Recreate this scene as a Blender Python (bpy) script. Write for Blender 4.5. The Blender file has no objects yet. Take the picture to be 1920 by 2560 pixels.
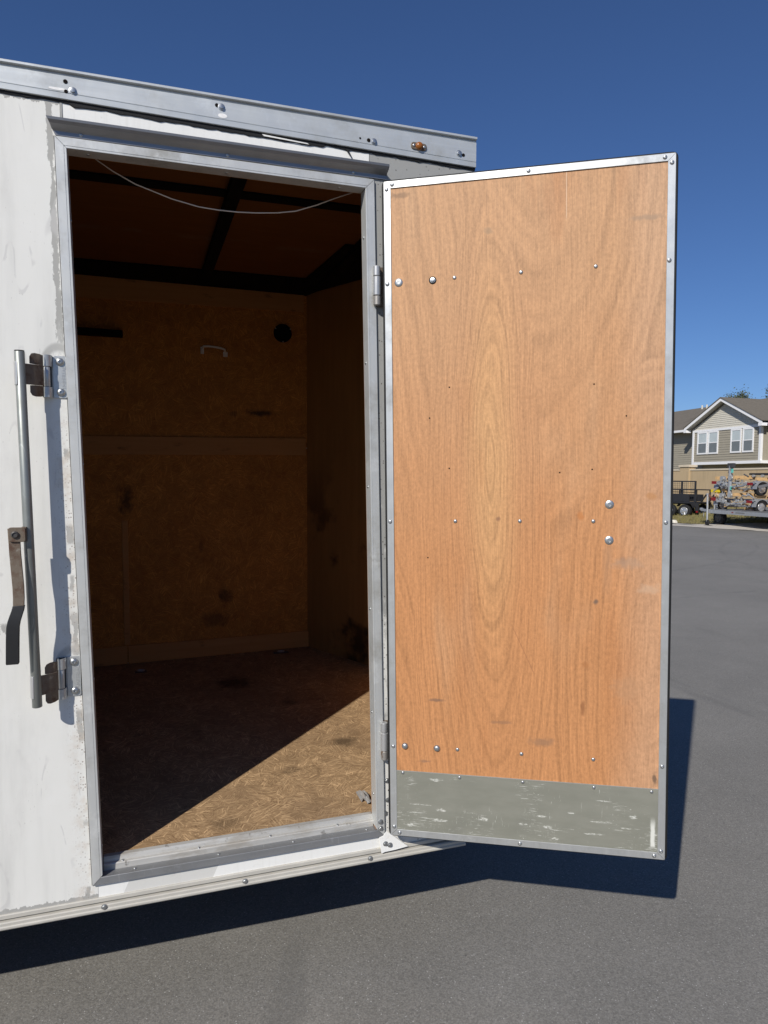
import bpy, bmesh, math, random
from mathutils import Vector, Matrix, noise as mnoise
R = math.radians
SC = bpy.context.scene
COL = SC.collection

# ------------------------------------------------------------------ camera
cam_d = bpy.data.cameras.new('camera')
cam = bpy.data.objects.new('camera', cam_d)
COL.objects.link(cam)
SC.camera = cam
cam_d.sensor_fit = 'VERTICAL'
cam_d.sensor_height = 36.0
cam_d.lens = 36.0 * 1775.16 / 2560
cam_d.clip_start = 0.05
cam_d.clip_end = 3000
_f = Vector((0.3203, 0.9463, -0.0429)).normalized()
_r = Vector((0.9473, -0.3197, 0.0199))
_r = (_r - _f * _r.dot(_f)).normalized()
_u = _r.cross(_f)
cam.matrix_world = Matrix(((_r.x, _u.x, -_f.x, 0.1278), (_r.y, _u.y, -_f.y, -1.8808),
                           (_r.z, _u.z, -_f.z, 1.3931), (0, 0, 0, 1)))

# ------------------------------------------------------------------ sky, sun, exposure
SUN_EL, SUN_AZ = 34.98, -135.56
w = bpy.data.worlds.new('World')
SC.world = w
w.use_nodes = True
nt = w.node_tree
nt.nodes.clear()
sky = nt.nodes.new('ShaderNodeTexSky')
sky.sky_type = 'NISHITA'
sky.sun_disc = False
sky.sun_elevation = R(SUN_EL)
sky.sun_rotation = R(SUN_AZ)
sky.altitude = 0
sky.air_density = 1.0
sky.dust_density = 0.0
sky.ozone_density = 10.0
bg = nt.nodes.new('ShaderNodeBackground')
bg.inputs['Strength'].default_value = 0.073
wo = nt.nodes.new('ShaderNodeOutputWorld')
tint = nt.nodes.new('ShaderNodeMix')          # clear dry air: an even, deeper blue over the whole dome
tint.data_type = 'RGBA'; tint.blend_type = 'MULTIPLY'; tint.inputs[0].default_value = 1.0
tint.inputs[7].default_value = (1.04, 1.0, 1.09, 1)
nt.links.new(sky.outputs[0], tint.inputs[6])
nt.links.new(tint.outputs[2], bg.inputs[0])
nt.links.new(bg.outputs[0], wo.inputs[0])
sd = bpy.data.lights.new('sun', 'SUN')
sd.energy = 4.6
sd.angle = R(0.53)
sd.color = (1.0, 0.955, 0.89)
sun = bpy.data.objects.new('sun', sd)
COL.objects.link(sun)
sun.location = (-12, -12, 14)
sun.rotation_euler = Vector((0.574, 0.585, -0.573)).to_track_quat('-Z', 'Y').to_euler()
SC.view_settings.view_transform = 'Standard'
SC.view_settings.look = 'None'
SC.view_settings.exposure = 0.0
SC.view_settings.gamma = 1.0
SC.view_settings.use_curve_mapping = False
SC.render.engine = 'CYCLES'
SC.cycles.use_denoising = True
SC.cycles.use_adaptive_sampling = True
SC.cycles.adaptive_threshold = 0.012
SC.cycles.max_bounces = 10
SC.cycles.diffuse_bounces = 6

# ------------------------------------------------------------------ node expressions
class NT:
    cur = None

class X:
    """a socket with arithmetic"""
    def __init__(self, s): self.s = s
    def __add__(a, b): return mth('ADD', a, b)
    __radd__ = __add__
    def __sub__(a, b): return mth('SUBTRACT', a, b)
    def __rsub__(a, b): return mth('SUBTRACT', b, a)
    def __mul__(a, b): return mth('MULTIPLY', a, b)
    __rmul__ = __mul__
    def __truediv__(a, b): return mth('DIVIDE', a, b)
    def __pow__(a, b): return mth('POWER', a, b)

def node(t, **kw):
    n = NT.cur.nodes.new(t)
    for k, v in kw.items(): setattr(n, k, v)
    return n
def put(sock, v):
    if isinstance(v, X): NT.cur.links.new(v.s, sock)
    elif isinstance(v, (tuple, list)):
        sock.default_value = tuple(v) + ((1.0,) if len(v) == 3 and sock.type == 'RGBA' else ())
    else: sock.default_value = v
def mth(op, *a):
    n = node('ShaderNodeMath', operation=op)
    for i, v in enumerate(a): put(n.inputs[i], v)
    return X(n.outputs[0])
def sin(a): return mth('SINE', a)
def absx(a): return mth('ABSOLUTE', a)
def sqrt(a): return mth('SQRT', a)
def mn(a, b): return mth('MINIMUM', a, b)
def mx(a, b): return mth('MAXIMUM', a, b)
def sst(e0, e1, x):
    n = node('ShaderNodeMapRange', interpolation_type='SMOOTHSTEP')
    put(n.inputs[0], x); put(n.inputs[1], e0); put(n.inputs[2], e1)
    n.inputs[3].default_value = 0; n.inputs[4].default_value = 1
    return X(n.outputs[0])
def coords():
    n = node('ShaderNodeTexCoord')
    s = node('ShaderNodeSeparateXYZ')
    NT.cur.links.new(n.outputs['Object'], s.inputs[0])
    return X(n.outputs['Object']), X(s.outputs[0]), X(s.outputs[1]), X(s.outputs[2])
def vec(x, y, z):
    n = node('ShaderNodeCombineXYZ')
    for i, v in enumerate((x, y, z)): put(n.inputs[i], v)
    return X(n.outputs[0])
def nz(v, scale, detail=3.0, rough=0.55, dist=0.0, color=False):
    n = node('ShaderNodeTexNoise')
    put(n.inputs['Vector'], v)
    n.inputs['Scale'].default_value = scale
    n.inputs['Detail'].default_value = detail
    n.inputs['Roughness'].default_value = rough
    n.inputs['Distortion'].default_value = dist
    return X(n.outputs[1 if color else 0])
def vor(v, scale, feature='F1', out='Distance', rand=1.0):
    n = node('ShaderNodeTexVoronoi', feature=feature)
    put(n.inputs['Vector'], v)
    n.inputs['Scale'].default_value = scale
    n.inputs['Randomness'].default_value = rand
    return X(n.outputs[out])
def sepc(c):
    n = node('ShaderNodeSeparateColor')
    put(n.inputs[0], c)
    return X(n.outputs[0]), X(n.outputs[1]), X(n.outputs[2])
def mix(a, b, f):
    n = node('ShaderNodeMix', data_type='RGBA')
    put(n.inputs[0], f); put(n.inputs[6], a); put(n.inputs[7], b)
    return X(n.outputs[2])
def lerp(a, b, f): return a + (b - a) * f if isinstance(a, X) or isinstance(b, X) else f * (b - a) + a
def scale_col(c, f):
    n = node('ShaderNodeVectorMath', operation='SCALE')
    put(n.inputs[0], c); put(n.inputs[3], f)
    return X(n.outputs[0])
def bump(h, strength, dist=0.001):
    n = node('ShaderNodeBump')
    put(n.inputs['Height'], h)
    n.inputs['Strength'].default_value = strength
    n.inputs['Distance'].default_value = dist
    return X(n.outputs[0])
def rotz(v, ang):
    n = node('ShaderNodeVectorRotate', rotation_type='Z_AXIS')
    put(n.inputs['Vector'], v); put(n.inputs['Angle'], ang)
    return X(n.outputs[0])

MATS = {}
def material(name):
    def deco(fn):
        m = bpy.data.materials.new(name)
        m.use_nodes = True
        NT.cur = m.node_tree
        b = NT.cur.nodes['Principled BSDF']
        for k, v in (fn() or {}).items(): put(b.inputs[k], v)
        MATS[name] = m
        return fn
    return deco
def plain(name, col, rough=0.5, metal=0.0, var=0.12, sc=30.0, spec=0.5, bmp=0.0):
    @material(name)
    def _():
        v, x, y, z = coords()
        n = nz(v, sc, 4)
        d = dict(zip(('Base Color', 'Roughness', 'Metallic'), (scale_col(col, lerp(1 - var, 1 + var, n)), lerp(rough - .08, rough + .08, nz(v, sc * 3)), metal)))
        d['Specular IOR Level'] = spec
        if bmp: d['Normal'] = bump(nz(v, sc * 4, 3), bmp, .002)
        return d

RK = 0.0221                      # the box leans a little: uprights shift by RK per metre

@material('white_paint')         # painted skin left of the door
def _():
    v, x, y, z = coords()
    base = (0.715, 0.708, 0.665)
    st = nz(vec(x * 14, y, z * 1.6), 1.0, 5, .6)
    c = mix(base, (0.57, 0.565, 0.53), sst(.42, .75, st) * .75)
    c = mix(c, (0.75, 0.745, 0.71), sst(.5, .8, nz(v, 9, 3)) * .6)
    # grey sealant smeared beside the door frame and below the roof rail
    e = (0.9 - z) * RK - x                        # distance left of the frame
    wob = nz(vec(x * 45, 0.3, z * 16), 1.0, 6, .78)
    m1 = sst(0.0, .0008, wob * .036 - .0112 - absx(e - .0100 - (nz(vec(0, 5, z), 9, 2) - .5) * .010))
    m1 = m1 * mx(sst(1.25, 1.4, z + (wob - .5) * .4), sst(.50, .54, nz(vec(0, 0, z), 5.5, 3)))
    top = sst(0.0, .001, wob * .036 - .006 - (1.885 - z))
    bot = sst(0.0, .001, wob * .036 - .009 - (z + .036))
    halo = sst(.010, .003, absx(sqrt((x + .024) * (x + .024) + (z - 1.27) * (z - 1.27) * .45) - .036)) * sst(1.27, 1.275, z) * .8
    halo2 = sst(.010, .003, absx(sqrt((x + .012) * (x + .012) + (z - .548) * (z - .548) * .45) - .036)) * sst(.545, .55, z) * .8
    patch = sst(0.0, .05, wob - .46) * sst(-.13, -.16, x) * sst(-.27, -.23, x) * sst(.018, .010, absx(z - .66))
    g = mx(mx(mx(m1, top), mx(bot, patch)), mx(halo, halo2))
    c = mix(c, (0.29, 0.285, 0.265), g * .82)
    # chips and rust freckles beside the frame, scratches elsewhere
    fr = vor(v, 190, out='Color'); fr, _a, _b = sepc(fr)
    near = sst(1.25, 1.0, z) * sst(.05, .0, e) * sst(-.002, .0, e) * sst(.25, .55, nz(vec(0, .7, z), 6, 3))
    fd = vor(v, 190)
    spots = sst(.42, .25, fd) * sst(.60, .66, fr) * near
    c = mix(c, (0.16, 0.10, 0.07), spots * .8)
    far = sst(.665, .70, nz(rotz(vec(x * 230, z * 90, y), .8), 1.0, 3, .7)) * sst(.44, .6, nz(v, 7, 3))
    c = mix(c, (0.36, 0.34, 0.31), far * .7)
    rust = sst(1.25, 1.05, z) * sst(.45, .7, nz(v, 22, 5, .65)) * sst(.055, .01, e) * sst(0, .3, nz(v, 4))
    c = mix(c, (0.56, 0.49, 0.41), rust * .8)
    c = mix(c, (0.55, 0.54, 0.51), sst(.50, .72, nz(vec(x * 6, 2.2, z * 2.5), 1.0, 6, .7)) * .45)
    scr = sst(.012, .004, absx(nz(rotz(vec(x * 9, z * 2.2, 0), .6), 1.4, 1) - .5)) * sst(.52, .60, nz(v, 14, 2))
    c = mix(c, (0.52, 0.51, 0.49), scr * .55)
    return {'Base Color': c, 'Roughness': lerp(.38, .6, nz(v, 40)), 'Normal': bump(nz(v, 5, 4) + st * .4, .10, .004)}

@material('white_panel')         # header and skirt strips
def _():
    v, x, y, z = coords()
    st = nz(vec(x * 60, y, z * 3), 1.0, 4, .65)
    c = mix((0.78, 0.775, 0.74), (0.62, 0.61, 0.57), sst(.48, .8, st) * .4)
    c = mix(c, (0.45, 0.43, 0.40), sst(.62, .8, nz(v, 26, 5, .7)) * .7)
    old = sst(.30, .302, (x - (z + .0384) * .47)) * sst(.75, .752, x) * 0 + sst(.312, .3125, x - (z + .0384) * .47)
    c = mix(mix(c, (0.52, 0.51, 0.475), .65), c, mx(old, mx(sst(1.0, 1.1, z), sst(.0915, .091, x - (z + .0384) * .45))))
    return {'Base Color': c, 'Roughness': lerp(.4, .6, nz(v, 60)), 'Normal': bump(nz(v, 12, 3), .08, .003)}

@material('grey_panel')          # worn skin right of the door, grey high up, paler towards the bottom
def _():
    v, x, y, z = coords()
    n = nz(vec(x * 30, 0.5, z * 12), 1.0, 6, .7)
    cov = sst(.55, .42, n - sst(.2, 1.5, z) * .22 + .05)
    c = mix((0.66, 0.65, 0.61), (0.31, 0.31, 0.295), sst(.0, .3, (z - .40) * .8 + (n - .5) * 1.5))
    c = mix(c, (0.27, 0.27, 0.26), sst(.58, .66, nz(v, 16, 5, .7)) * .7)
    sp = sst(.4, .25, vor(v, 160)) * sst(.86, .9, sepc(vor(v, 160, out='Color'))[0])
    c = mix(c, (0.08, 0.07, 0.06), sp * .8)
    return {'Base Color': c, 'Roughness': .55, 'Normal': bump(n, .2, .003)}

def alu(name, col, rough, streak=(4, 4, 90), dirt=.25, metal=.55):
    @material(name)
    def _():
        v, x, y, z = coords()
        n = nz(vec(x * streak[0], y * 40, z * streak[2]), 1.0, 5, .6)
        big = nz(v, 7, 5, .65)
        c = scale_col(col, lerp(.86, 1.1, n))
        c = mix(c, tuple(k * f for k, f in zip(col, (.46, .44, .40))), sst(.48, .74, big) * dirt)
        c = mix(c, tuple(k * 1.25 for k in col), sst(.56, .70, nz(vec(x * 11, y * 11, z * 11 + 7.0), 1.0, 5, .7)) * .5)
        wear = sst(.02, .006, absx(nz(rotz(vec(x * 30, z * 8, y * 30), .5), 1.2, 1) - .5)) * sst(.55, .62, nz(v, 20, 2))
        c = mix(c, (0.80, 0.81, 0.82), wear * .12)
        return {'Base Color': c, 'Metallic': lerp(metal, metal * .55, sst(.5, .8, big) * dirt * 2), 'Roughness': lerp(rough - .09, rough + .14, nz(v, 18, 4)),
                'Normal': bump(n + big * .5, .07, .001)}
alu('rail_aluminium', (0.58, 0.60, 0.595), .42, (3, 4, 120), .5, .45)
alu('frame_aluminium', (0.60, 0.605, 0.585), .42, (60, 4, 3), .75, .4)
alu('lip_dark_reflection', (0.27, 0.275, 0.28), .48, (3, 4, 90), .5, .5)  # sill lip: the dark reflection on its front face is put into the colour
@material('sill_aluminium')      # trodden sill, brown grime in the channel
def _():
    v, x, y, z = coords()
    n = nz(vec(x * 3, y * 40, z * 90), 1.0, 5, .6)
    g = nz(vec(x * 9, y * 30, z * 30), 1.0, 5, .65)
    c = scale_col((0.50, 0.49, 0.46), lerp(.7, 1.25, n))
    c = mix(c, (0.27, 0.235, 0.185), sst(.45, .66, g) * .55)
    c = mix(c, (0.07, 0.055, 0.04), sst(.60, .72, nz(v, 34, 4, .7)) * .6)
    return {'Base Color': c, 'Metallic': .3, 'Roughness': lerp(.42, .68, g), 'Normal': bump(n + g, .12, .001)}
alu('trim_aluminium', (0.54, 0.55, 0.54), .36, (60, 4, 4), .8, .65)
alu('zinc', (0.50, 0.50, 0.49), .36, (20, 20, 20), .35)
alu('pipe_zinc', (0.27, 0.285, 0.27), .42, (40, 40, 3), .5)
alu('galvanised', (0.40, 0.41, 0.42), .45, (10, 10, 10), .3)
plain('bottom_rail_paint', (0.46, 0.44, 0.39), .5, 0, .18, 18, .5, .1)
plain('drip_rail_metal', (0.26, 0.26, 0.27), .40, .75, .2, 14)
plain('plate_steel', (0.52, 0.53, 0.52), .42, .6, .2, 90)
plain('dark_steel', (0.10, 0.095, 0.09), .5, .6, .4, 60)
plain('matt_black', (0.004, 0.004, 0.004), .8, 0, .3, 10, .15)
plain('rubber', (0.012, 0.012, 0.012), .6, 0, .4, 60, .4)
plain('grip_vinyl', (0.012, 0.012, 0.012), .5, 0, .3, 80, .5)
plain('sealant_gap_black', (0.014, 0.014, 0.015), .7, 0, .4, 120, .3, .4)  # real sealant, and the shadow line drawn around the door frame
plain('screw_steel', (0.46, 0.47, 0.47), .38, .9, .1, 300)
plain('amber_lens', (0.26, 0.085, 0.012), .25, 0, .3, 200)
plain('white_plastic', (0.74, 0.72, 0.68), .45, 0, .05, 30)
plain('cable_jacket', (0.62, 0.54, 0.48), .55, 0, .05, 30)
plain('hole_dark', (0.01, 0.008, 0.007), .9, 0, .1, 30, .1)
plain('foil', (0.48, 0.47, 0.45), .35, .5, .2, 200)
plain('old_sticker', (0.80, 0.79, 0.77), .7, 0, .2, 140)

@material('rusty_steel')
def _():
    v, x, y, z = coords()
    n = nz(v, 45, 6, .7)
    c = mix((0.17, 0.135, 0.10), (0.10, 0.055, 0.035), sst(.45, .7, n))
    c = mix(c, (0.30, 0.27, 0.23), sst(.60, .75, nz(v, 80, 4)) * .7)
    return {'Base Color': c, 'Metallic': .35, 'Roughness': lerp(.45, .7, n), 'Normal': bump(n, .2, .001)}
@material('worn_hinge')
def _():
    v, x, y, z = coords()
    n = nz(vec(x * 60, y * 60, z * 30), 1.0, 5, .65)
    c = mix((0.34, 0.32, 0.29), (0.17, 0.09, 0.045), sst(.50, .62, n))
    return {'Base Color': c, 'Metallic': .55, 'Roughness': .48, 'Normal': bump(n, .15, .001)}

@material('plywood')             # rotary-cut veneer on the inner face of the door: x across, z up the grain
def _():
    v, x, y, z = coords()
    wx = nz(vec(x * 2.2, 0, z * 1.1), 1.0, 3, .5)
    wz = nz(vec(x * 30, 3, z * 3.5), 1.0, 4, .6)
    def cath(cx, cz, a, b):
        dx = (x - cx + (wx - .5) * .10) / a
        dz = (z - cz) / b
        return sqrt(dx * dx + dz * dz)
    f1 = cath(.285, 1.02, .052, .40)
    f2 = cath(.690, .52, .085, .30)
    f3 = cath(.40, 2.15, .14, .55)
    f = mn(mn(f1, f2 + .3), f3 + .5)
    rw = nz(vec(f * 3.1, 4, 0), 1.0, 2) * 5.0
    ph = f * 21.0 + wz * 2.2 + rw
    rings = (sst(.25, 1.0, sin(ph)) - .3) * -1.0
    rings2 = sin(ph * 2.7 + wz * 3.0)
    core = sst(3.2, .6, f1)
    ringamp = sst(.40, .60, nz(vec(x * 5, 5, z * 1.6), 1.0, 2))
    fine = nz(vec(x * 170 + wx * 6, y, z * 5.0), 1.0, 4, .66)
    fine2 = nz(vec(x * 520, y, z * 13.0), 1.0, 3, .6)
    mott = nz(vec(x * 150, y, z * 95.0), 1.0, 3, .7)
    tone = (rings * .125 + rings2 * .06) * lerp(.35, 1.0, mx(core, ringamp * .8)) + (fine - .5) * .58 + (fine2 - .5) * .55 + (mott - .5) * .75 + (nz(vec(x * 16, 9, z * 1.2), 1.0, 3) - .5) * .20
    lo = sst(1.7, .55, z + (nz(v, 2.5, 3) - .5) * .6)
    col = mix((0.470, 0.264, 0.134), (0.460, 0.212, 0.086), lo)
    col = mix(col, (0.515, 0.290, 0.128), sst(1.7, .2, f1) * .7)
    col = mix(col, (0.40, 0.165, 0.062), sst(.55, .75, nz(vec(x * 7, 11, z * 1.4), 1.0, 3)) * .55)
    col = mix(col, (0.50, 0.315, 0.180), sst(.52, .75, nz(vec(x * 5, 21, z * 1.1), 1.0, 3)) * .5)
    col = mix(col, (0.47, 0.305, 0.195), sst(.56, .68, x + (nz(v, 3, 4) - .5) * .12) * .45)
    col = scale_col(col, tone + 1.0)
    pores = sst(.66, .78, nz(vec(x * 480, y, z * 22.0), 1.0, 2)) * .35
    col = mix(col, (0.24, 0.10, 0.045), pores)
    # water stain below the lock bolts, knots and smudges
    dr = sst(.018, .004, absx(x - .572 - (nz(vec(0, 0, z * 4), 1.0, 2) - .5) * .01)) * sst(.82, .80, z) * sst(.62, .80, z)
    col = mix(col, (0.30, 0.20, 0.13), dr * .55 * nz(vec(x * 60, 0, z * 8), 1.0, 3))
    kn = sst(.011, .002, sqrt((x - .61) * (x - .61) + (z - .7705) * (z - .7705) * .22))
    col = mix(col, (0.26, 0.13, 0.07), kn * .6)
    bn = (nz(v, 55, 4) - .5) * 1.6
    def blot(cx, cz, rx, rz, c, k):
        d = sqrt(((x - cx) / rx) * ((x - cx) / rx) + ((z - cz) / rz) * ((z - cz) / rz))
        return mix(col, c, sst(1.0, .25, d + bn) * k)
    for a in ((.412, .289, .05, .018, (.22, .13, .08), .55), (.134, .386, .028, .006, (.16, .10, .07), .7), (.30, .335, .045, .006, (.22, .12, .07), .5),
              (.5127, .385, .007, .026, (.24, .10, .04), .75), (.505, .885, .012, .016, (.45, .17, .05), .7), (.676, .935, .018, .012, (.40, .19, .07), .6),
              (.545, .665, .009, .010, (.12, .09, .07), .8), (.298, .878, .008, .008, (.20, .10, .06), .7), (.52, .50, .012, .012, (.34, .14, .05), .6),
              (.660, 1.615, .05, .010, (.30, .21, .14), .6), (.277, 1.615, .016, .012, (.30, .20, .12), .6), (.62, .765, .05, .02, (.36, .24, .16), .5),
              (.05, 1.722, .045, .010, (.16, .10, .06), .5), (.675, .70, .045, .016, (.52, .36, .24), .45), (.10, .215, .02, .006, (.20, .12, .08), .6),
              (.69, .21, .007, .022, (.10, .07, .05), .75), (.47, .60, .09, .012, (.42, .2, .09), .35), (.38, 1.19, .06, .006, (.40, .2, .09), .4),
              (.62, .44, .05, .05, (.42, .24, .13), .35)):
        col = blot(*a)
    cut = sst(.0016, .0006, absx(x - .345 - (.57 - z) * .45)) * sst(.60, .58, z) * sst(.46, .48, z)
    col = mix(col, (.30, .13, .06), cut * .6)
    cut2 = sst(.0012, .0004, absx(x - .470)) * sst(1.62, 1.64, z)
    col = mix(col, (.80, .62, .45), cut2 * .5)
    return {'Base Color': col, 'Roughness': lerp(.50, .66, fine), 'Specular IOR Level': .3, 'Normal': bump(fine + fine2 * .7 + mott * .4, .16, .0006)}

@material('kick_paint')          # grey-green scuffed kick plate
def _():
    v, x, y, z = coords()
    n = nz(vec(x * 8, y, z * 30), 1.0, 5, .65)
    c = mix((0.190, 0.190, 0.155), (0.222, 0.220, 0.182), sst(.3, .75, n))
    c = mix(c, (0.16, 0.16, 0.135), sst(.5, .8, nz(v, 9, 5)) * .4)
    reg = sst(.50, .62, nz(vec(x * 9, 1.7, z * 16), 1.0, 4, .65) + sst(.16, .05, z) * .05)
    s1 = sst(.57, .63, nz(vec(x * 24, y, z * 380), 1.0, 4, .65)) * reg
    s2 = sst(.62, .66, nz(rotz(vec(x * 130, z * 130, 0), .9), 1.0, 4, .75)) * reg
    s3 = sst(.63, .70, nz(rotz(vec(x * 260, z * 30, 0), .25), 1.0, 3, .6)) * sst(.50, .62, nz(v, 8, 3)) * .5
    edge = sst(.0075, .003, absx(x - .687 + (nz(v, 60, 3) - .5) * .008)) * sst(.028, .036, z) * sst(.115, .08, z)
    kn_ = (nz(vec(x * 60, y, z * 160), 1.0, 4, .75) - .5) * 2.4
    marks = None
    for mx_, mz_, rx_, rz_ in ((.083, .0928, .030, .0022), (.1318, .0533, .026, .010), (.0729, .0697, .028, .0022), (.4076, .0881, .014, .006), (.5595, .0859, .034, .0018), (.6389, .1064, .010, .012),
                               (.544, .0523, .026, .006), (.4444, .0307, .010, .010), (.128, .1656, .016, .010), (.1419, .0818, .012, .012), (.2575, .0672, .014, .012), (.4852, .1047, .010, .006),
                               (.4237, .0603, .014, .009), (.3612, .0619, .012, .008), (.5659, .1428, .022, .004), (.0551, .0337, .008, .010), (.62, .075, .02, .003)):
        rz_ = max(.0015, rz_ * .5); rx_ = rx_ * 1.15
        d = sqrt(((x - mx_) / rx_) * ((x - mx_) / rx_) + ((z - mz_) / rz_) * ((z - mz_) / rz_))
        q_ = sst(1.0, .55, d + kn_)
        marks = q_ if marks is None else mx(marks, q_)
    marks = marks * sst(.44, .56, nz(vec(x * 90, y, z * 420), 1.0, 4, .7)) * .85
    w_ = mn(mx(mx(mx(s1, s2) * .7, marks), mx(s3, edge)), 1.0)
    c = mix(c, (0.66, 0.66, 0.60), w_ * .85)
    return {'Base Color': c, 'Roughness': lerp(.42, .6, n), 'Metallic': .0, 'Specular IOR Level': .3, 'Normal': bump(n, .05, .001)}

def osb(name, dark, lite, dirt, dirtcol, cell=17.0, vertical=False, contrast=1.0, stains=()):
    @material(name)
    def _():
        v0, x, y, z = coords()
        p = vec(x, z, y) if vertical else v0
        lite_m, dark_m, tone = None, None, None
        for k, (sc, off) in enumerate(((cell, 0), (cell * 1.45, 4.1), (cell * .7, 8.3))):
            mv = node('ShaderNodeVectorMath', operation='ADD')
            put(mv.inputs[0], p); mv.inputs[1].default_value = (off, off * .7, 0)
            q = X(mv.outputs[0])
            r0, g0, b0 = sepc(vor(q, sc, out='Color'))
            ss = node('ShaderNodeSeparateXYZ'); put(ss.inputs[0], rotz(q, r0 * 6.283))
            st = nz(vec(X(ss.outputs[0]) * 17, X(ss.outputs[1]) * 260, g0 * 30), 1.0, 2, .55)
            l_, d_ = sst(.57, .68, st) * lerp(.25, 1.0, g0), sst(.42, .30, st)
            lite_m = l_ if lite_m is None else mx(lite_m, l_)
            dark_m = d_ if dark_m is None else dark_m + d_
            tone = g0 if tone is None else tone + g0
        mid = tuple(a * .70 + b * .30 for a, b in zip(dark, lite))
        c = scale_col(mid, lerp(.80, 1.20, tone * .333))
        c = mix(c, dark, mn(dark_m * .6, 1.0) * contrast * .95)
        c = mix(c, lite, lite_m * contrast * .95)
        dm = sst(.44, .72, nz(p, 2.6, 5, .62))
        c = mix(c, dirtcol, dm * dirt)
        c = mix(c, tuple(k * .35 for k in dirtcol), sst(.60, .72, nz(p, 6.5, 4, .6)) * dirt * .7)
        wob = (nz(p, 22, 4, .65) - .5) * 1.7
        for sx, sz, rx, rz, kk in stains:
            b = z if vertical else y
            d = sqrt(((x - sx) / rx) * ((x - sx) / rx) + ((b - sz) / rz) * ((b - sz) / rz))
            c = mix(c, (0.018, 0.012, 0.008), sst(1.0, .2, d + wob) * kk)
        return {'Base Color': c, 'Roughness': .72, 'Specular IOR Level': .25, 'Normal': bump(lite_m - dark_m * .5, .25, .0010)}
osb('osb_floor', (0.16, 0.094, 0.046), (0.72, 0.49, 0.27), .60, (0.215, 0.140, 0.080), 24, False, 1.0,
    ((.532, 1.379, .12, .13, .75), (.829, .573, .07, .06, .6), (.72, 1.05, .05, .06, .5), (.60, .40, .05, .05, .4), (.35, .12, .06, .05, .35)))
osb('osb_wall', (0.30, 0.100, 0.018), (0.80, 0.37, 0.082), .28, (0.25, 0.085, 0.018), 22, True, .9,
    ((.74, 1.302, .11, .025, .85), (.60, 1.295, .03, .02, .5), (.074, .858, .05, .10, .75), (.55, .36, .045, .07, .7), (.50, .235, .14, .05, .5), (.43, .62, .02, .05, .4)))

@material('nose_ply')
def _():
    v, x, y, z = coords()
    n = nz(vec(x * 30, y * 30, z * 3), 1.0, 5, .6)
    c = mix((0.30, 0.125, 0.034), (0.48, 0.22, 0.062), n)
    st = sst(.52, .66, nz(v, 3.5, 4, .6)) * sst(1.2, .5, z)
    return {'Base Color': mix(c, (0.018, 0.010, 0.006), st * .85), 'Roughness': .7, 'Specular IOR Level': .2}
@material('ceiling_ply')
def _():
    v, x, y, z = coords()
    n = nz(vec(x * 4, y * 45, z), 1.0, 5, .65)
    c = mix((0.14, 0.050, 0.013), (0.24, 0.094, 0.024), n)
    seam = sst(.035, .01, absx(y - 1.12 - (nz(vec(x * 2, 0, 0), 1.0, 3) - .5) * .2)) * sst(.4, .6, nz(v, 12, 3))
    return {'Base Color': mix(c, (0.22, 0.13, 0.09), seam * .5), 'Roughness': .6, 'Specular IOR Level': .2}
@material('batten_wood')
def _():
    v, x, y, z = coords()
    n = nz(vec(x * 3, y, z * 60), 1.0, 5, .6)
    c = mix((0.42, 0.180, 0.052), (0.54, 0.27, 0.092), n)
    return {'Base Color': mix(c, (0.10, 0.05, 0.02), sst(.6, .75, nz(vec(x * 8, y, z * 20), 1.0, 4)) * .6), 'Roughness': .65, 'Specular IOR Level': .25}

@material('asphalt')
def _():
    v, x, y, z = coords()
    big = nz(v, .35, 4, .6)
    med = nz(v, 2.6, 4, .6)
    grit = nz(v, 170, 4, .75)
    pit = nz(v, 65, 4, .75)
    c = scale_col((0.205, 0.195, 0.174), lerp(.62, 1.36, big * .65 + med * .35))
    gr1, gr2, gr3 = sepc(vor(v, 210, out='Color'))
    c = scale_col(c, lerp(.45, 1.55, grit) * lerp(.82, 1.18, gr1))
    c = mix(c, (0.045, 0.044, 0.043), sst(.58, .72, pit) * .55)
    cell = vor(v, 170, out='Color'); r0, g0, b0 = sepc(cell)
    st = sst(.40, .20, vor(v, 170)) * sst(.95, .97, r0)
    c = mix(c, (0.50, 0.49, 0.46), st * .85)
    st2 = sst(.45, .30, vor(v, 230)) * sst(.84, .88, sepc(vor(v, 230, out='Color'))[1])
    c = mix(c, (0.30, 0.295, 0.28), st2 * .7)
    # long pale tyre scrubs further off and a few stains
    ln = sst(.62, .72, nz(rotz(vec(x * .5, y * 5, 0), .35), 1.0, 5, .6)) * sst(3.0, 7.0, y)
    c = mix(c, (0.19, 0.185, 0.178), ln * .55)
    dk = sst(.60, .74, nz(rotz(vec(x * 2.2, y * .4, 3), -.5), 1.0, 4, .6)) * .22
    c = mix(c, (0.06, 0.058, 0.056), dk)
    for cx, cy, rad, wd in ((9.0, -3.5, 9.2, .05), (-4.0, 14.0, 10.6, .06), (22.0, 2.0, 13.0, .06), (2.0, 24.0, 17.5, .07)):
        dd = absx(sqrt((x - cx) * (x - cx) + (y - cy) * (y - cy)) + (med - .5) * .25 - rad)
        c = mix(c, (0.10, 0.097, 0.09), sst(wd, wd * .3, dd) * .30 * sst(.40, .62, med))
    dirt = sst(.66, .76, nz(v, 5, 5, .7)) * .3
    c = mix(c, (0.09, 0.088, 0.084), dirt)
    return {'Base Color': c, 'Roughness': .82, 'Specular IOR Level': .35, 'Normal': bump(grit + pit * .8, .55, .0022)}
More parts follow.
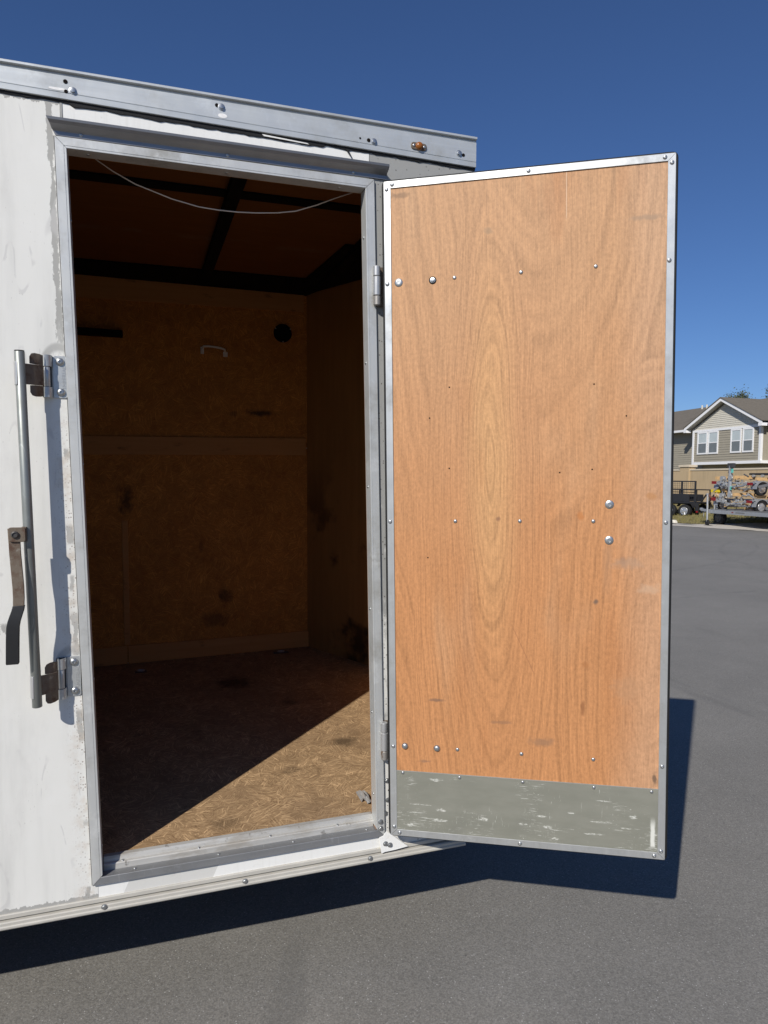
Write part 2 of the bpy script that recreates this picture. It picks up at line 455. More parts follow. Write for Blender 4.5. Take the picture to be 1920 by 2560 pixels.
@material('sand_verge')
def _():
    v, x, y, z = coords()
    c = mix((0.42, 0.38, 0.32), (0.58, 0.54, 0.47), nz(v, 2.2, 5, .65))
    c = mix(c, (0.20, 0.18, 0.14), sst(.58, .70, nz(v, 5, 5, .7)) * .7)
    return {'Base Color': c, 'Roughness': .9, 'Normal': bump(nz(v, 12, 4), .4, .02)}
@material('dry_grass_soil')
def _():
    v, x, y, z = coords()
    c = mix((0.16, 0.145, 0.065), (0.30, 0.24, 0.125), nz(v, 2.4, 5, .65))
    c = mix(c, (0.085, 0.095, 0.035), sst(.5, .7, nz(v, .9, 4, .6)) * .7)
    return {'Base Color': c, 'Roughness': .95, 'Specular IOR Level': .1, 'Normal': bump(nz(v, 14, 4), .6, .05)}
plain('grass_blade', (0.21, 0.185, 0.075), .8, 0, .45, 1.3, .1)
@material('stucco_tan')
def _():
    v, x, y, z = coords()
    c = mix((0.42, 0.315, 0.19), (0.50, 0.385, 0.24), nz(vec(x, y, z * .5), 1.2, 5, .65))
    c = mix(c, (0.31, 0.24, 0.15), sst(.48, .78, nz(vec(x * 6, y, z * .8), 1.0, 4)) * .55)
    return {'Base Color': c, 'Roughness': .9, 'Specular IOR Level': .2, 'Normal': bump(nz(v, 60, 3), .3, .01)}
plain('cap_concrete', (0.58, 0.50, 0.38), .85, 0, .15, 4, .2)
plain('siding_taupe', (0.33, 0.30, 0.235), .6, 0, .10, 3, .3)
plain('siding_cream', (0.58, 0.55, 0.47), .6, 0, .08, 3, .3)
plain('house_trim', (0.80, 0.80, 0.80), .5, 0, .04, 4, .4)
plain('soffit_grey', (0.40, 0.40, 0.39), .7, 0, .06, 4, .3)
@material('shingles')
def _():
    v, x, y, z = coords()
    c = mix((0.115, 0.10, 0.08), (0.20, 0.178, 0.145), nz(vec(x * 3.3, y * 8, z * 8), 1.0, 3, .7))
    c = mix(c, (0.08, 0.07, 0.055), sst(.5, .8, nz(v, .7, 4)) * .4)
    return {'Base Color': c, 'Roughness': .92, 'Specular IOR Level': .2}
plain('pane_blind', (0.48, 0.53, 0.53), .12, 0, .12, 2, .6)
plain('pane_screen', (0.16, 0.175, 0.18), .14, 0, .18, 2, .6)
plain('tyre', (0.018, 0.018, 0.019), .75, 0, .3, 20, .3)
plain('rim_silver', (0.62, 0.62, 0.62), .35, .8, .1, 20)
plain('red_lens', (0.20, 0.008, 0.008), .3, 0, .2, 20)
plain('yellow_plastic', (0.62, 0.46, 0.02), .5, 0, .1, 20)
plain('lumber', (0.56, 0.36, 0.17), .75, 0, .25, 9, .2)
plain('trailer_black', (0.018, 0.018, 0.020), .45, 0, .3, 6, .5)
plain('grey_deck', (0.17, 0.17, 0.17), .6, .2, .25, 6)
plain('cyan_tag', (0.12, 0.50, 0.42), .6, 0, .1, 20)
plain('rust_pole', (0.16, 0.065, 0.035), .7, 0, .3, 9)
plain('pale_scrap', (0.68, 0.64, 0.54), .7, 0, .15, 9)
plain('bark', (0.10, 0.075, 0.05), .9, 0, .3, 6, .1)
@material('leaf')
def _():
    v, x, y, z = coords()
    c = mix((0.045, 0.060, 0.020), (0.125, 0.125, 0.045), nz(v, 2.6, 3))
    return {'Base Color': c, 'Roughness': .65, 'Specular IOR Level': .25}

# ------------------------------------------------------------------ mesh helpers
class MB:
    def __init__(s): s.v = []; s.f = []
    def add(s, vs, fs):
        o = len(s.v)
        s.v += [tuple(p) for p in vs]; s.f += [tuple(o + i for i in f) for f in fs]
        return s
    def box(s, lo, hi):
        (a, b, c), (d, e, f) = lo, hi
        return s.add([(a, b, c), (d, b, c), (d, e, c), (a, e, c), (a, b, f), (d, b, f), (d, e, f), (a, e, f)],
                     [(0, 3, 2, 1), (4, 5, 6, 7), (0, 1, 5, 4), (1, 2, 6, 5), (2, 3, 7, 6), (3, 0, 4, 7)])
    def prism(s, a, b):
        """two matching rings of points"""
        n = len(a)
        return s.add(list(a) + list(b), [tuple(range(n))[::-1], tuple(range(n, 2 * n))] + [(i, (i + 1) % n, n + (i + 1) % n, n + i) for i in range(n)])
    def xprof(s, prof, x0, x1):       # profile (y,z) swept along x
        return s.prism([(x0, y, z) for y, z in prof], [(x1, y, z) for y, z in prof])
    def yprof(s, prof, y0, y1):       # profile (x,z) swept along y
        return s.prism([(x, y0, z) for x, z in prof], [(x, y1, z) for x, z in prof])
    def zprof(s, prof, z0, z1):
        return s.prism([(x, y, z0) for x, y in prof], [(x, y, z1) for x, y in prof])
    def bar(s, p0, p1, wd, ht, up=(0, 0, 1)):
        p0, p1, up = Vector(p0), Vector(p1), Vector(up)
        d = (p1 - p0).normalized()
        sx = d.cross(up).normalized() * wd / 2
        sz = sx.cross(d).normalized() * ht / 2
        q = [-sx - sz, sx - sz, sx + sz, -sx + sz]
        return s.prism([p0 + k for k in q], [p1 + k for k in q])
    def tube(s, path, r, n=10, cap=True):
        path = [Vector(p) for p in path]
        rs = r if isinstance(r, (list, tuple)) else [r] * len(path)
        o = len(s.v)
        prev = None
        for i, p in enumerate(path):
            d = (path[min(i + 1, len(path) - 1)] - path[max(i - 1, 0)]).normalized()
            if prev is None:
                a = d.cross(Vector((0, 0, 1)) if abs(d.z) < .9 else Vector((1, 0, 0))).normalized()
            else:
                a = (prev - d * prev.dot(d)).normalized()
            prev = a
            b = d.cross(a)
            s.v += [tuple(p + (a * math.cos(2 * math.pi * k / n) + b * math.sin(2 * math.pi * k / n)) * rs[i]) for k in range(n)]
        for i in range(len(path) - 1):
            for k in range(n):
                s.f.append((o + i * n + k, o + i * n + (k + 1) % n, o + (i + 1) * n + (k + 1) % n, o + (i + 1) * n + k))
        if cap:
            s.f.append(tuple(o + k for k in range(n))[::-1])
            s.f.append(tuple(o + (len(path) - 1) * n + k for k in range(n)))
        return s
    def lathe(s, prof, c, axis='y', n=20, sgn=1):
        """prof: (radius, height along axis)"""
        o = len(s.v)
        for r, h in prof:
            for k in range(n):
                a, b, h2 = r * math.cos(2 * math.pi * k / n), r * math.sin(2 * math.pi * k / n), h * sgn
                p = {'x': (h2, a, b), 'y': (a, h2, b), 'z': (a, b, h2)}[axis]
                s.v.append((c[0] + p[0], c[1] + p[1], c[2] + p[2]))
        for i in range(len(prof) - 1):
            for k in range(n):
                s.f.append((o + i * n + k, o + i * n + (k + 1) % n, o + (i + 1) * n + (k + 1) % n, o + (i + 1) * n + k))
        s.f.append(tuple(o + k for k in range(n)))
        s.f.append(tuple(o + (len(prof) - 1) * n + k for k in range(n)))
        return s
    def mesh(s, name):
        m = bpy.data.meshes.new(name)
        m.from_pydata(s.v, [], s.f)
        bm = bmesh.new(); bm.from_mesh(m)
        bmesh.ops.remove_doubles(bm, verts=bm.verts, dist=1e-6)
        bmesh.ops.recalc_face_normals(bm, faces=bm.faces)
        bm.to_mesh(m); bm.free()
        return m
    def build(s, name, mat, parent=None, bevel=0, smooth=35, seg=2, loc=None):
        return link(s.mesh(name), name, mat, parent, bevel, smooth, seg, loc)

def link(m, name, mat, parent=None, bevel=0, smooth=35, seg=2, loc=None):
    o = bpy.data.objects.new(name, m)
    COL.objects.link(o)
    if mat:
        if m.materials: m.materials[0] = MATS[mat]
        else: m.materials.append(MATS[mat])
    if smooth:
        for p in m.polygons: p.use_smooth = True
        m.set_sharp_from_angle(angle=R(smooth))
    if bevel:
        b = o.modifiers.new('bevel', 'BEVEL')
        b.width = bevel; b.segments = seg; b.limit_method = 'ANGLE'; b.angle_limit = R(40)
    if parent: o.parent = parent
    if loc: o.location = loc
    return o
def tag(o, label=None, cat=None, group=None, kind=None):
    for k, v in (('label', label), ('category', cat), ('group', group), ('kind', kind)):
        if v: o[k] = v
    return o
def empty(name, loc=(0, 0, 0), rz=0):
    o = bpy.data.objects.new(name, None)
    COL.objects.link(o)
    o.location = loc; o.rotation_euler = (0, 0, rz)
    return o
def copy_tree(o, parent=None):
    c = o.copy(); COL.objects.link(c)
    c.parent = parent
    for ch in [k for k in bpy.data.objects if k.parent == o]: copy_tree(ch, c)
    return c
def inset(q, d):
    """inset polygon q [(x,z)...] counter-clockwise by d"""
    n = len(q); L = []
    for i in range(n):
        a, b = Vector(q[i]), Vector(q[(i + 1) % n])
        t = (b - a).normalized(); nn = Vector((-t.y, t.x))
        L.append((a + nn * d, t))
    out = []
    for i in range(n):
        (p, t), (p2, t2) = L[i - 1], L[i]
        den = t.x * t2.y - t.y * t2.x
        k = ((p2.x - p.x) * t2.y - (p2.y - p.y) * t2.x) / den
        out.append(p + t * k)
    return out
def mitre(q, i, prof, gap=.0006):
    """one side of a mitred frame; prof = [(inset, y)]"""
    A, B = [], []
    for d, y in prof:
        r = inset(q, d)
        a, b = r[i], r[(i + 1) % len(q)]
        t = (b - a).normalized() * gap
        A.append((a.x + t.x, y, a.y + t.y)); B.append((b.x - t.x, y, b.y - t.y))
    return MB().prism(A, B)
def round_poly(q, r, n=5):
    out = []
    N = len(q)
    for i in range(N):
        p = Vector(q[i]); a = (Vector(q[i - 1]) - p).normalized(); b = (Vector(q[(i + 1) % N]) - p).normalized()
        for k in range(n + 1):
            t = k / n
            out.append(tuple((p + a * r) * (1 - t) ** 2 + p * 2 * t * (1 - t) + (p + b * r) * t ** 2))
    return out
def rk(z): return (0.9 - z) * RK

# screw heads, shared meshes, facing -y
def dome(r, h, hole=.0):
    m = MB()
    prof = [(r, .0), (r * .97, h * .35), (r * .80, h * .75), (r * .5, h * .97)]
    if hole: prof += [(hole, h), (hole * .9, h * .45)]
    else: prof += [(r * .1, h)]
    m.lathe(prof, (0, 0, 0), 'y', 14, -1)
    return m.mesh('screw')
def hexhead(r, h):
    m = MB()
    m.lathe([(r * 1.45, 0), (r * 1.45, h * .22), (r * 1.2, h * .3)], (0, 0, 0), 'y', 18, -1)
    m.lathe([(r, h * .2), (r, h * .95), (r * .8, h)], (0, 0, 0), 'y', 6, -1)
    return m.mesh('bolt')
SM = {'trim': dome(.0054, .0032, .0016), 'small': dome(.0052, .0030), 'big': dome(.0112, .0030, .0045), 'mid': dome(.0092, .007),
      'kick': dome(.0046, .0026), 'hex': hexhead(.0058, .006), 'rivet': dome(.0042, .0022), 'button': dome(.0096, .0058, .0032), 'hexs': hexhead(.0050, .005)}
for k in SM: SM[k].materials.append(MATS['screw_steel'])
def screw(kind, x, y, z, parent, name='screw', mat=None):
    o = bpy.data.objects.new(name, SM[kind])
    COL.objects.link(o)
    if not SM[kind].get('sm'):
        for p in SM[kind].polygons: p.use_smooth = True
        SM[kind].set_sharp_from_angle(angle=R(35)); SM[kind]['sm'] = 1
    o.parent = parent; o.location = (x, y, z)
    o.rotation_euler = (0, (x * 917.3 + z * 331.7) % 6.28, 0)
    return o
HOLE = {}
def hole(x, y, z, r, parent, name='hole'):
    if r not in HOLE:
        HOLE[r] = MB().lathe([(r, -.0004), (r, .0005), (r * .5, .0006)], (0, 0, 0), 'y', 12, -1).mesh('hole')
        HOLE[r].materials.append(MATS['hole_dark'])
    o = bpy.data.objects.new(name, HOLE[r]); COL.objects.link(o); o.parent = parent; o.location = (x, y, z)
    return o

# ================================================================== the ground
def sheet(name, pts, z, mat, kind='structure'):
    m = bpy.data.meshes.new(name)
    m.from_pydata([(x, y, z) for x, y in pts], [], [tuple(range(len(pts)))])
    return tag(link(m, name, mat, smooth=0), kind=kind)
tag(sheet('ground', [(-600, -600), (600, -600), (600, 600), (-600, 600)], 0.0, 'asphalt'), 'grey sunlit asphalt of the lot')

YAW = math.atan2(-0.995, -0.0998)          # far side: things line up with the house; x runs right, y runs away
def far_frame(name, s, y, z=0):
    ux, uy = -0.0998, -0.995
    return empty(name, (19.9 + ux * s + .995 * y, 19.05 + uy * s - .0998 * y, z), YAW)
def terr(s, y):
    return max(0.0, min(.58, (y - .0) * .105)) + .03 * mnoise.noise(Vector((s * .7, y * .7, 0)))

def terrain(name, edge, mat, z0, y1, s0=-90, s1=45, ns=420, ny=34):
    v, f = [], []
    for i in range(ns + 1):
        s = s0 + (s1 - s0) * i / ns
        e = edge(s)
        for j in range(ny + 1):
            t = (j / ny) ** 1.7
            y = e + (y1 - e) * t
            v.append((s, y, z0 + terr(s, y) * (1 if j else 0)))
    for i in range(ns):
        for j in range(ny):
            a = i * (ny + 1) + j
            f.append((a, a + ny + 1, a + ny + 2, a + 1))
    m = bpy.data.meshes.new(name); m.from_pydata(v, [], f)
    o = link(m, name, mat, smooth=60)
    e = far_frame('x', 0, 0)
    o.location, o.rotation_euler = e.location, e.rotation_euler
    bpy.data.objects.remove(e)
    return o
def edge_a(s): return -1.86 + .53 * s * (1 if abs(s) < 9 else 9 / abs(s)) + .12 * mnoise.noise(Vector((s * .9, 0, 3)))
def edge_g(s):
    return max(-.9 + .25 * max(-9, min(0, s + 1.4)), min(1.5, -.1 + .75 * (s + 1.0))) + .35 * mnoise.noise(Vector((s * 1.1, 4, 3))) + .12 * mnoise.noise(Vector((s * 4, 4, 3)))
tag(terrain('sandy_verge', edge_a, 'sand_verge', .012, 30), 'pale sandy strip along the asphalt edge', kind='structure')
tag(terrain('grass_verge', edge_g, 'dry_grass_soil', .03, 60), 'dry grassy bank rising to the tan wall', kind='structure')
random.seed(5)
gm = MB()
for k in range(15000):
    s = random.uniform(-9, 6); e = edge_g(s)
    y = e + random.random() ** 1.3 * (5.3 - e)
    z = .02 + terr(s, y); h = random.uniform(.04, .15); a = random.uniform(0, 6.28); wd = random.uniform(.006, .016)
    lx, ly = random.uniform(-.05, .05), random.uniform(-.05, .05)
    dx, dy = math.cos(a) * wd, math.sin(a) * wd
    gm.v += [(s - dx, y - dy, z), (s + dx, y + dy, z), (s + lx, y + ly, z + h)]
    gm.f.append((3 * k, 3 * k + 1, 3 * k + 2))
m = bpy.data.meshes.new('dry_grass'); m.from_pydata(gm.v, [], gm.f)
go = link(m, 'dry_grass', 'grass_blade', smooth=0)
e = far_frame('x', 0, 0); go.location, go.rotation_euler = e.location, e.rotation_euler; bpy.data.objects.remove(e)
tag(go, 'short dry grass below the tan wall', 'grass', kind='stuff')

# ================================================================== the cargo trailer
T = bpy.data.objects.new('cargo_trailer', None)
COL.objects.link(T)
T.matrix_world = Matrix(((0.999724, -0.000287, -0.023491, -0.008714), (-0.000287, 0.999702, -0.024426, -0.009061),
                         (0.023491, 0.024426, 0.999426, 0.370730), (0, 0, 0, 1)))
tag(T, 'white enclosed cargo trailer with its plywood-lined side door swung open', 'trailer')
XL, XR, XA, YA = -3.4, 1.043, 1.47, .96          # rear end, front corner, nose tip
def by(x): return 1.903 + (max(x, -1.3) - .996) * .0601   # inner face of the far wall

# walls
wl = MB()
wl.yprof([(XL, -.034), (.012 + rk(-.034), -.034), (.022 + rk(1.78), 1.90), (XL, 1.90)], .003, .045)
wl.yprof([(.748 + rk(0), -.034), (XR - .002, -.034), (XR - .002, 1.90), (.748 + rk(1.9), 1.90)], .003, .045)
wl.box((.03, .003, 1.779), (.73, .045, 1.90))
wl.box((.03, .003, -.034), (.77, .045, -.003))
wl.build('side_wall', 'nose_ply', T)
pl = MB()
n = 40
pts = [(XL, -.036), (.0323, -.036), (.0323, -.004)] + [(.004 + rk(-.002 + 1.804 * k / n), -.002 + 1.804 * k / n) for k in range(n + 1)] + [(-.0078, 1.803), (-.0078, 1.885), (XL, 1.885)]
pl.yprof(pts, -.0015, .002)
pl.build('side_panel', 'white_paint', T)
MB().yprof([(.0045, 1.80), (.7365, 1.80), (.7365, 1.8745), (-.0045, 1.8775)], -.0015, .002).build('header_panel', 'white_panel', T)
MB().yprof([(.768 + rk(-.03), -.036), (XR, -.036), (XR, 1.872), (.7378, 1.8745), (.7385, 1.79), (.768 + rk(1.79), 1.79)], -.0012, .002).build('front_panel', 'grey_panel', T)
MB().yprof([(.0325, -.037), (.7875, -.037), (.782, .004), (.0325, .004)], -.0008, .002).build('skirt_panel', 'white_panel', T)
# seam strip where the header panel starts
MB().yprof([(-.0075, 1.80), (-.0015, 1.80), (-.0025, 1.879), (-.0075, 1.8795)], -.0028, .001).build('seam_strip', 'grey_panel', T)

# roof rail with lip, tapering to the front
def rail_prof(x):
    lo = 1.885 - .0165 * max(0, (x + .13) / 1.17)
    return [(.004, 1.9475), (-.0150, 1.9475), (-.0160, 1.9462), (-.0160, 1.9420), (-.0150, 1.9410), (-.0085, 1.9405), (-.0100, 1.9372), (-.0100, 1.9362), (-.0087, 1.9358), (-.0087, 1.9350), (-.0100, 1.9345),
            (-.0105, lo + .0150), (-.0092, lo + .0145), (-.0092, lo + .0138), (-.0105, lo + .0132), (-.0100, lo + .001), (-.0090, lo), (.004, lo)]
rm = MB()
xs = [XL, -.6, -.13, .3, .7, XR]
rings = [[(x, y, z) for y, z in rail_prof(x)] for x in xs]
o = 0
for i in range(len(xs) - 1):
    a, b = rings[i], rings[i + 1]
    k = len(rm.v); nn = len(a)
    rm.v += a + b
    rm.f += [(k + j, k + (j + 1) % nn, k + nn + (j + 1) % nn, k + nn + j) for j in range(nn)]
rm.f.append(tuple(range(len(rm.v) - nn, len(rm.v)))); rm.f.append(tuple(range(nn)))
rail = rm.build('roof_rail', 'rail_aluminium', T, smooth=20)
# black sealant squeezed out under the rail
sm = MB(); random.seed(3)
top, botp = [], []
N = 150
for k in range(N + 1):
    x = -.62 + (XR + .62) * k / N
    lo = 1.885 - .0165 * max(0, (x + .13) / 1.17)
    d = .0062 + .0035 * mnoise.noise(Vector((x * 17, 0, 0))) + .003 * mnoise.noise(Vector((x * 60, 2, 0)))
    if .02 < x < .62: d += .0045
    top.append((x, lo + .004)); botp.append((x, lo - d))
for k in range(N):
    a = [(top[k][0], -.001, top[k][1]), (botp[k][0], -.001, botp[k][1]), (botp[k][0], -.0045, botp[k][1] + .001), (top[k][0], -.006, top[k][1])]
    b = [(top[k + 1][0], -.001, top[k + 1][1]), (botp[k + 1][0], -.001, botp[k + 1][1]), (botp[k + 1][0], -.0045, botp[k + 1][1] + .001), (top[k + 1][0], -.006, top[k + 1][1])]
    k0 = len(sm.v); sm.v += a + b
    sm.f += [(k0 + j, k0 + (j + 1) % 4, k0 + 4 + (j + 1) % 4, k0 + 4 + j) for j in range(4)]
sm.build('sealant', 'sealant_gap_black', T, smooth=50)
# a pale strip of torn tape showing in the gap, and a flap of sealant
MB().yprof([(.455, 1.8735), (.57, 1.868), (.575, 1.8655), (.46, 1.8695)], -.0065, -.0045).build('torn_tape', 'white_panel', T)
MB().prism([(.672, -.005, 1.868), (.678, -.005, 1.868), (.692, -.008, 1.842)], [(.672, -.007, 1.868), (.678, -.007, 1.868), (.692, -.009, 1.842)]).build('sealant_flap', 'sealant_gap_black', T)
for x, z in ((.022, 1.904), (.356, 1.9207), (.7472, 1.8951), (.9911, 1.8991), (-.312, 1.918)):
    screw('hex', x, -.0098, z, rail, 'bolt')
for x, z, r in ((.0066, 1.9219, .0048), (.0073, 1.9003, .0042), (.7328, 1.8966, .0050), (1.0042, 1.8963, .0046), (.7095, 1.8985, .0026), (.345, 1.9235, .0045)):
    hole(x, -.0106, z, r, rail)
for (x, z, rx, rz) in ((.3587, 1.9006, .011, .0055), (-.01, 1.9035, .022, .003)):
    MB().yprof([(x + rx * math.cos(t * .5236) * (1 + .3 * mnoise.noise(Vector((t, x * 50, 0)))), z + rz * math.sin(t * .5236) * (1 + .3 * mnoise.noise(Vector((t * 2, x * 70, 0))))) for t in range(12)], -.0110, -.0102).build('paint_patch', 'old_sticker', rail)
# amber marker lamp
lm = MB().yprof(round_poly([(.850, 1.8915), (.895, 1.8900), (.896, 1.9085), (.851, 1.9100)], .009), -.0135, -.0102)
lamp = lm.build('marker_lamp', 'rusty_steel', T, bevel=.001)
lamp['label'] = 'rusty amber marker lamp'
MB().lathe([(.0105, .012), (.0100, .017), (.0075, .0205), (.004, .022)], (.8735, 0, 1.9005), 'y', 16, -1).build('lens', 'amber_lens', lamp)
for x, z in ((.8585, 1.9008), (.8885, 1.8995)): screw('rivet', x, -.0133, z, lamp)

# bottom rail
br = MB().xprof([(.03, -.036), (-.004, -.036), (-.0060, -.038), (-.0060, -.0468), (.0020, -.0472), (.0020, -.0512), (-.0105, -.0516), (-.0130, -.0535), (-.0130, -.0600), (-.0155, -.0625), (-.0155, -.0665), (-.0140, -.0690), (.03, -.0690)], XL, XR - .004)
brail = br.build('bottom_rail', 'bottom_rail_paint', T, smooth=20)
for k in range(-8, 3):
    x = .3953 + .3492 * k
    if x < 1: screw('hexs', x, -.0130, -.0565, brail, 'bolt')

# drip rail over the door
dr_prof = [(-.0020, 1.8035), (-.0060, 1.8035), (-.0065, 1.8130), (-.0120, 1.8185), (-.0230, 1.8230), (-.0285, 1.8290), (-.0295, 1.8345), (-.0280, 1.8345), (-.0265, 1.8300), (-.0220, 1.8250), (-.0110, 1.8205), (-.0020, 1.8205)]
da = [(-.0345 + (1.8345 - z) * .55 + max(0, -.006 - y) * .0, y, z - .0012) for y, z in dr_prof]
db = [(.7845, y, z + .0012) for y, z in dr_prof]
drip = MB().prism(da, db).build('drip_rail', 'drip_rail_metal', T, smooth=25)
for x, z in ((.0366, 1.8098), (.370, 1.8106), (.6928, 1.8115)): screw('rivet', x, -.0062, z, drip)

# door frame, mitred
FQ = [(rk(0), 0), (.7692 + rk(0), 0), (.7692 + rk(1.8), 1.8), (rk(1.8), 1.8)]
prof = [(0, .002), (0, -.0085), (.0008, -.0092), (.0185, -.0092), (.0188, -.0082), (.0196, -.0082), (.0199, -.0092), (.0238, -.0092), (.0245, -.0085), (.0245, .034), (.0225, .034), (.0225, -.006), (.002, -.006), (.002, .002)]
for i in (1, 2, 3):
    fo = mitre(FQ, i, prof).build('frame_jamb' if i != 2 else 'frame_header', 'frame_aluminium', T, smooth=20)
    if i == 1:
        for z in (1.655, 1.325, .99, .65, .355, .117): 
            o_ = screw('rivet', .7692 + rk(z) - .0246, .016, z, fo, 'rivet'); o_.rotation_euler = (0, 0, -math.pi / 2)
        for z in (.0433, .0243): screw('hexs', .7692 + rk(z) - .012, -.0092, z, fo, 'bolt')
    if i == 3:
        for z in (1.62, 1.05, .52, .09):
            o_ = screw('rivet', rk(z) + .0246, .016, z, fo, 'rivet'); o_.rotation_euler = (0, 0, math.pi / 2)
    if i == 2:
        for x in (.05, .37, .66):
            o_ = screw('rivet', x, .014, 1.7754, fo, 'rivet'); o_.rotation_euler = (math.pi / 2, 0, 0)
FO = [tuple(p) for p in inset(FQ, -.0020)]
for i in (1, 2, 3): mitre(FO, i, [(0, -.0005), (.0002, -.0032), (.0019, -.0036), (.0019, -.0005)]).build('frame_shadow_line', 'sealant_gap_black', T, smooth=0)  # thin black strips put in for the shadow gap around the frame
sill = mitre(FQ, 0, [(0, .002), (0, -.0092), (.0185, -.0092), (.0195, -.0085), (.0195, -.0045), (.0178, -.0035), (.0178, .026), (.0, .026)]).build('sill', 'lip_dark_reflection', T, smooth=20)
thr = MB().xprof([(.0215, .0176), (.0225, .0315), (.0245, .0335), (.0325, .0340), (.0335, .0400), (.0355, .0470), (.0465, .0485), (.0475, .0440), (.0475, .0176)], rk(0) + .0252, .7692 + rk(0) - .0252).build('threshold', 'sill_aluminium', T, smooth=20)
for x in (.09, .28, .47, .66): screw('rivet', x, .029, .0340, thr).rotation_euler = (-math.pi / 2, 0, 0)
for x in (.12, .33, .53, .74):
    screw('rivet', x, .010, .0180, sill).rotation_euler = (-math.pi / 2, 0, 0)

# strip of skin with rivets beside the hinge side of the frame
fp = bpy.data.objects['front_panel']
for x, z in ((.797, .157), (.800, .100), (.792, .062)): screw('hexs', x, -.0012, z, fp, 'bolt')
hole(.803, -.0013, .128, .003, fp)
# bent scrap plate at the foot of the hinge side
bp = MB()
P2 = [(.7719, -.0018), (.7835, .0015), (.7927, .0145), (.806, .004), (.8592, -.0418), (.818, -.043), (.7877, -.0437), (.7768, -.0461)]
yy = [-.0105, -.011, -.012, -.012, -.0115, -.016, -.0165, -.017]
bp.prism([(x, y, z) for (x, z), y in zip(P2, yy)], [(x, y + .0015, z) for (x, z), y in zip(P2, yy)])
pt = bp.build('bent_plate', 'white_panel', T, bevel=.0005)
for x, z in ((.7893, -.0208), (.8028, -.0267)): screw('hexs', x, -.0135, z, pt, 'bolt')

# inside: floor, far wall, nose wall, ceiling
inner = [(XL + .03, .044), (XR - .02, .044), (XA - .03, YA), (.996, 1.903), (-1.3, by(-1.3)), (XL + .03, by(-2))]
fl = MB().zprof(inner, .008, .045).build('floor', 'osb_floor', T, smooth=0)
def back(name, x0, x1, za0, za1, zb0, zb1, off, mat, thick=.01):
    """board on the far wall; left heights za, right heights zb"""
    A = [(x0, za0), (x1, zb0), (x1, zb1), (x0, za1)]
    return MB().prism([(x, by(x) - off, z) for x, z in A], [(x, by(x) - off + thick, z) for x, z in A]).build(name, mat, T, bevel=.0015)
back('wall_panel', -1.3, .995, .05, 1.12, .05, 1.12, .0, 'osb_wall', .008)
back('wall_panel', -1.3, .995, 1.125, 1.93, 1.125, 1.93, .0, 'osb_wall', .008)
back('batten', .070, .994, .046, .137, .046, .131, .011, 'batten_wood')
back('batten', -1.2, .066, .046, .139, .046, .136, .009, 'batten_wood', .008)
back('batten', -1.2, .981, 1.076, 1.166, 1.085, 1.175, .011, 'batten_wood')
back('batten', -1.2, .972, 1.795, 1.915, 1.836, 1.927, .011, 'batten_wood')
back('patch_strip', .052, .080, .14, .76, .14, .76, .0035, 'batten_wood', .003)
back('lamp_bracket', -.40, .076, 1.641, 1.671, 1.641, 1.671, .05, 'matt_black', .048)
# nose walls (inside lining and outer skin)
def wallseg(name, a, b, z0, z1, t, mat):
    a, b = Vector(a), Vector(b); d = (b - a).normalized(); nn = Vector((-d.y, d.x)) * t
    return MB().zprof([tuple(a), tuple(b), tuple(b + nn), tuple(a + nn)], z0, z1).build(name, mat, T, smooth=0)
wallseg('nose_panel', (.9965, 1.904), (XA - .03, YA), .03, 1.94, -.008, 'nose_ply')
wallseg('nose_panel', (XA - .03, YA), (XR - .018, .044), .03, 1.94, -.008, 'nose_ply')
wallseg('corner_trim', (.990, 1.897), (1.055, 1.765), .046, 1.93, .012, 'nose_ply')
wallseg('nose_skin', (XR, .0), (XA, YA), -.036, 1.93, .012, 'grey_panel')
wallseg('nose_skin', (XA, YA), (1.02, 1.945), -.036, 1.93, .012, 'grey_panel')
MB().box((XL, 1.925, -.036), (1.02, 1.945, 1.93)).build('far_wall', 'white_panel', T)
MB().box((XL, .003, -.036), (XL + .03, 1.93, 1.93)).build('rear_wall', 'white_panel', T)
outl = [(XL, .001), (XR, .001), (XA + .005, YA), (1.02, 1.95), (XL, 1.95)]
MB().zprof(outl, 1.9455, 1.9520).build('roof', 'rail_aluminium', T)
# ceiling boards between the roof bows
bows = [-1.12, -.64, -.17, .4525, 1.008]
xs = [XL + .03] + bows + [XA]
for a, b in zip(xs[:-1], xs[1:]):
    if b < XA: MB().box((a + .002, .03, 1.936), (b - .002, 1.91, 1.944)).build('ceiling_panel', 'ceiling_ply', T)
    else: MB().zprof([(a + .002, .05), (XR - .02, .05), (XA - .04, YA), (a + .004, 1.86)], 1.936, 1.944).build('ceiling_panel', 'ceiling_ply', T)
for x in bows:
    MB().box((x - .022, .10, 1.909), (x + .022, 1.60, 1.9355)).build('roof_bow', 'matt_black', T, bevel=.003)
MB().box((XL + .05, .562, 1.929), (1.20, .622, 1.9352)).build('ceiling_strip', 'matt_black', T)
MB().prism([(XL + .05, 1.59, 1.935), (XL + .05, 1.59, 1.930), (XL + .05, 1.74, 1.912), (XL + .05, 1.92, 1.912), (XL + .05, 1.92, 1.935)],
           [(1.08, 1.59, 1.935), (1.08, 1.59, 1.930), (1.0, 1.86, 1.922), (.985, 1.91, 1.922), (.985, 1.91, 1.935)]).build('ceiling_edge_band', 'matt_black', T, smooth=0)  # plain black band along the far edge of the ceiling
MB().zprof([(.95, 1.0), (1.40, .95), (.99, 1.86), (.90, 1.88)], 1.924, 1.9345).build('corner_plate', 'matt_black', T)
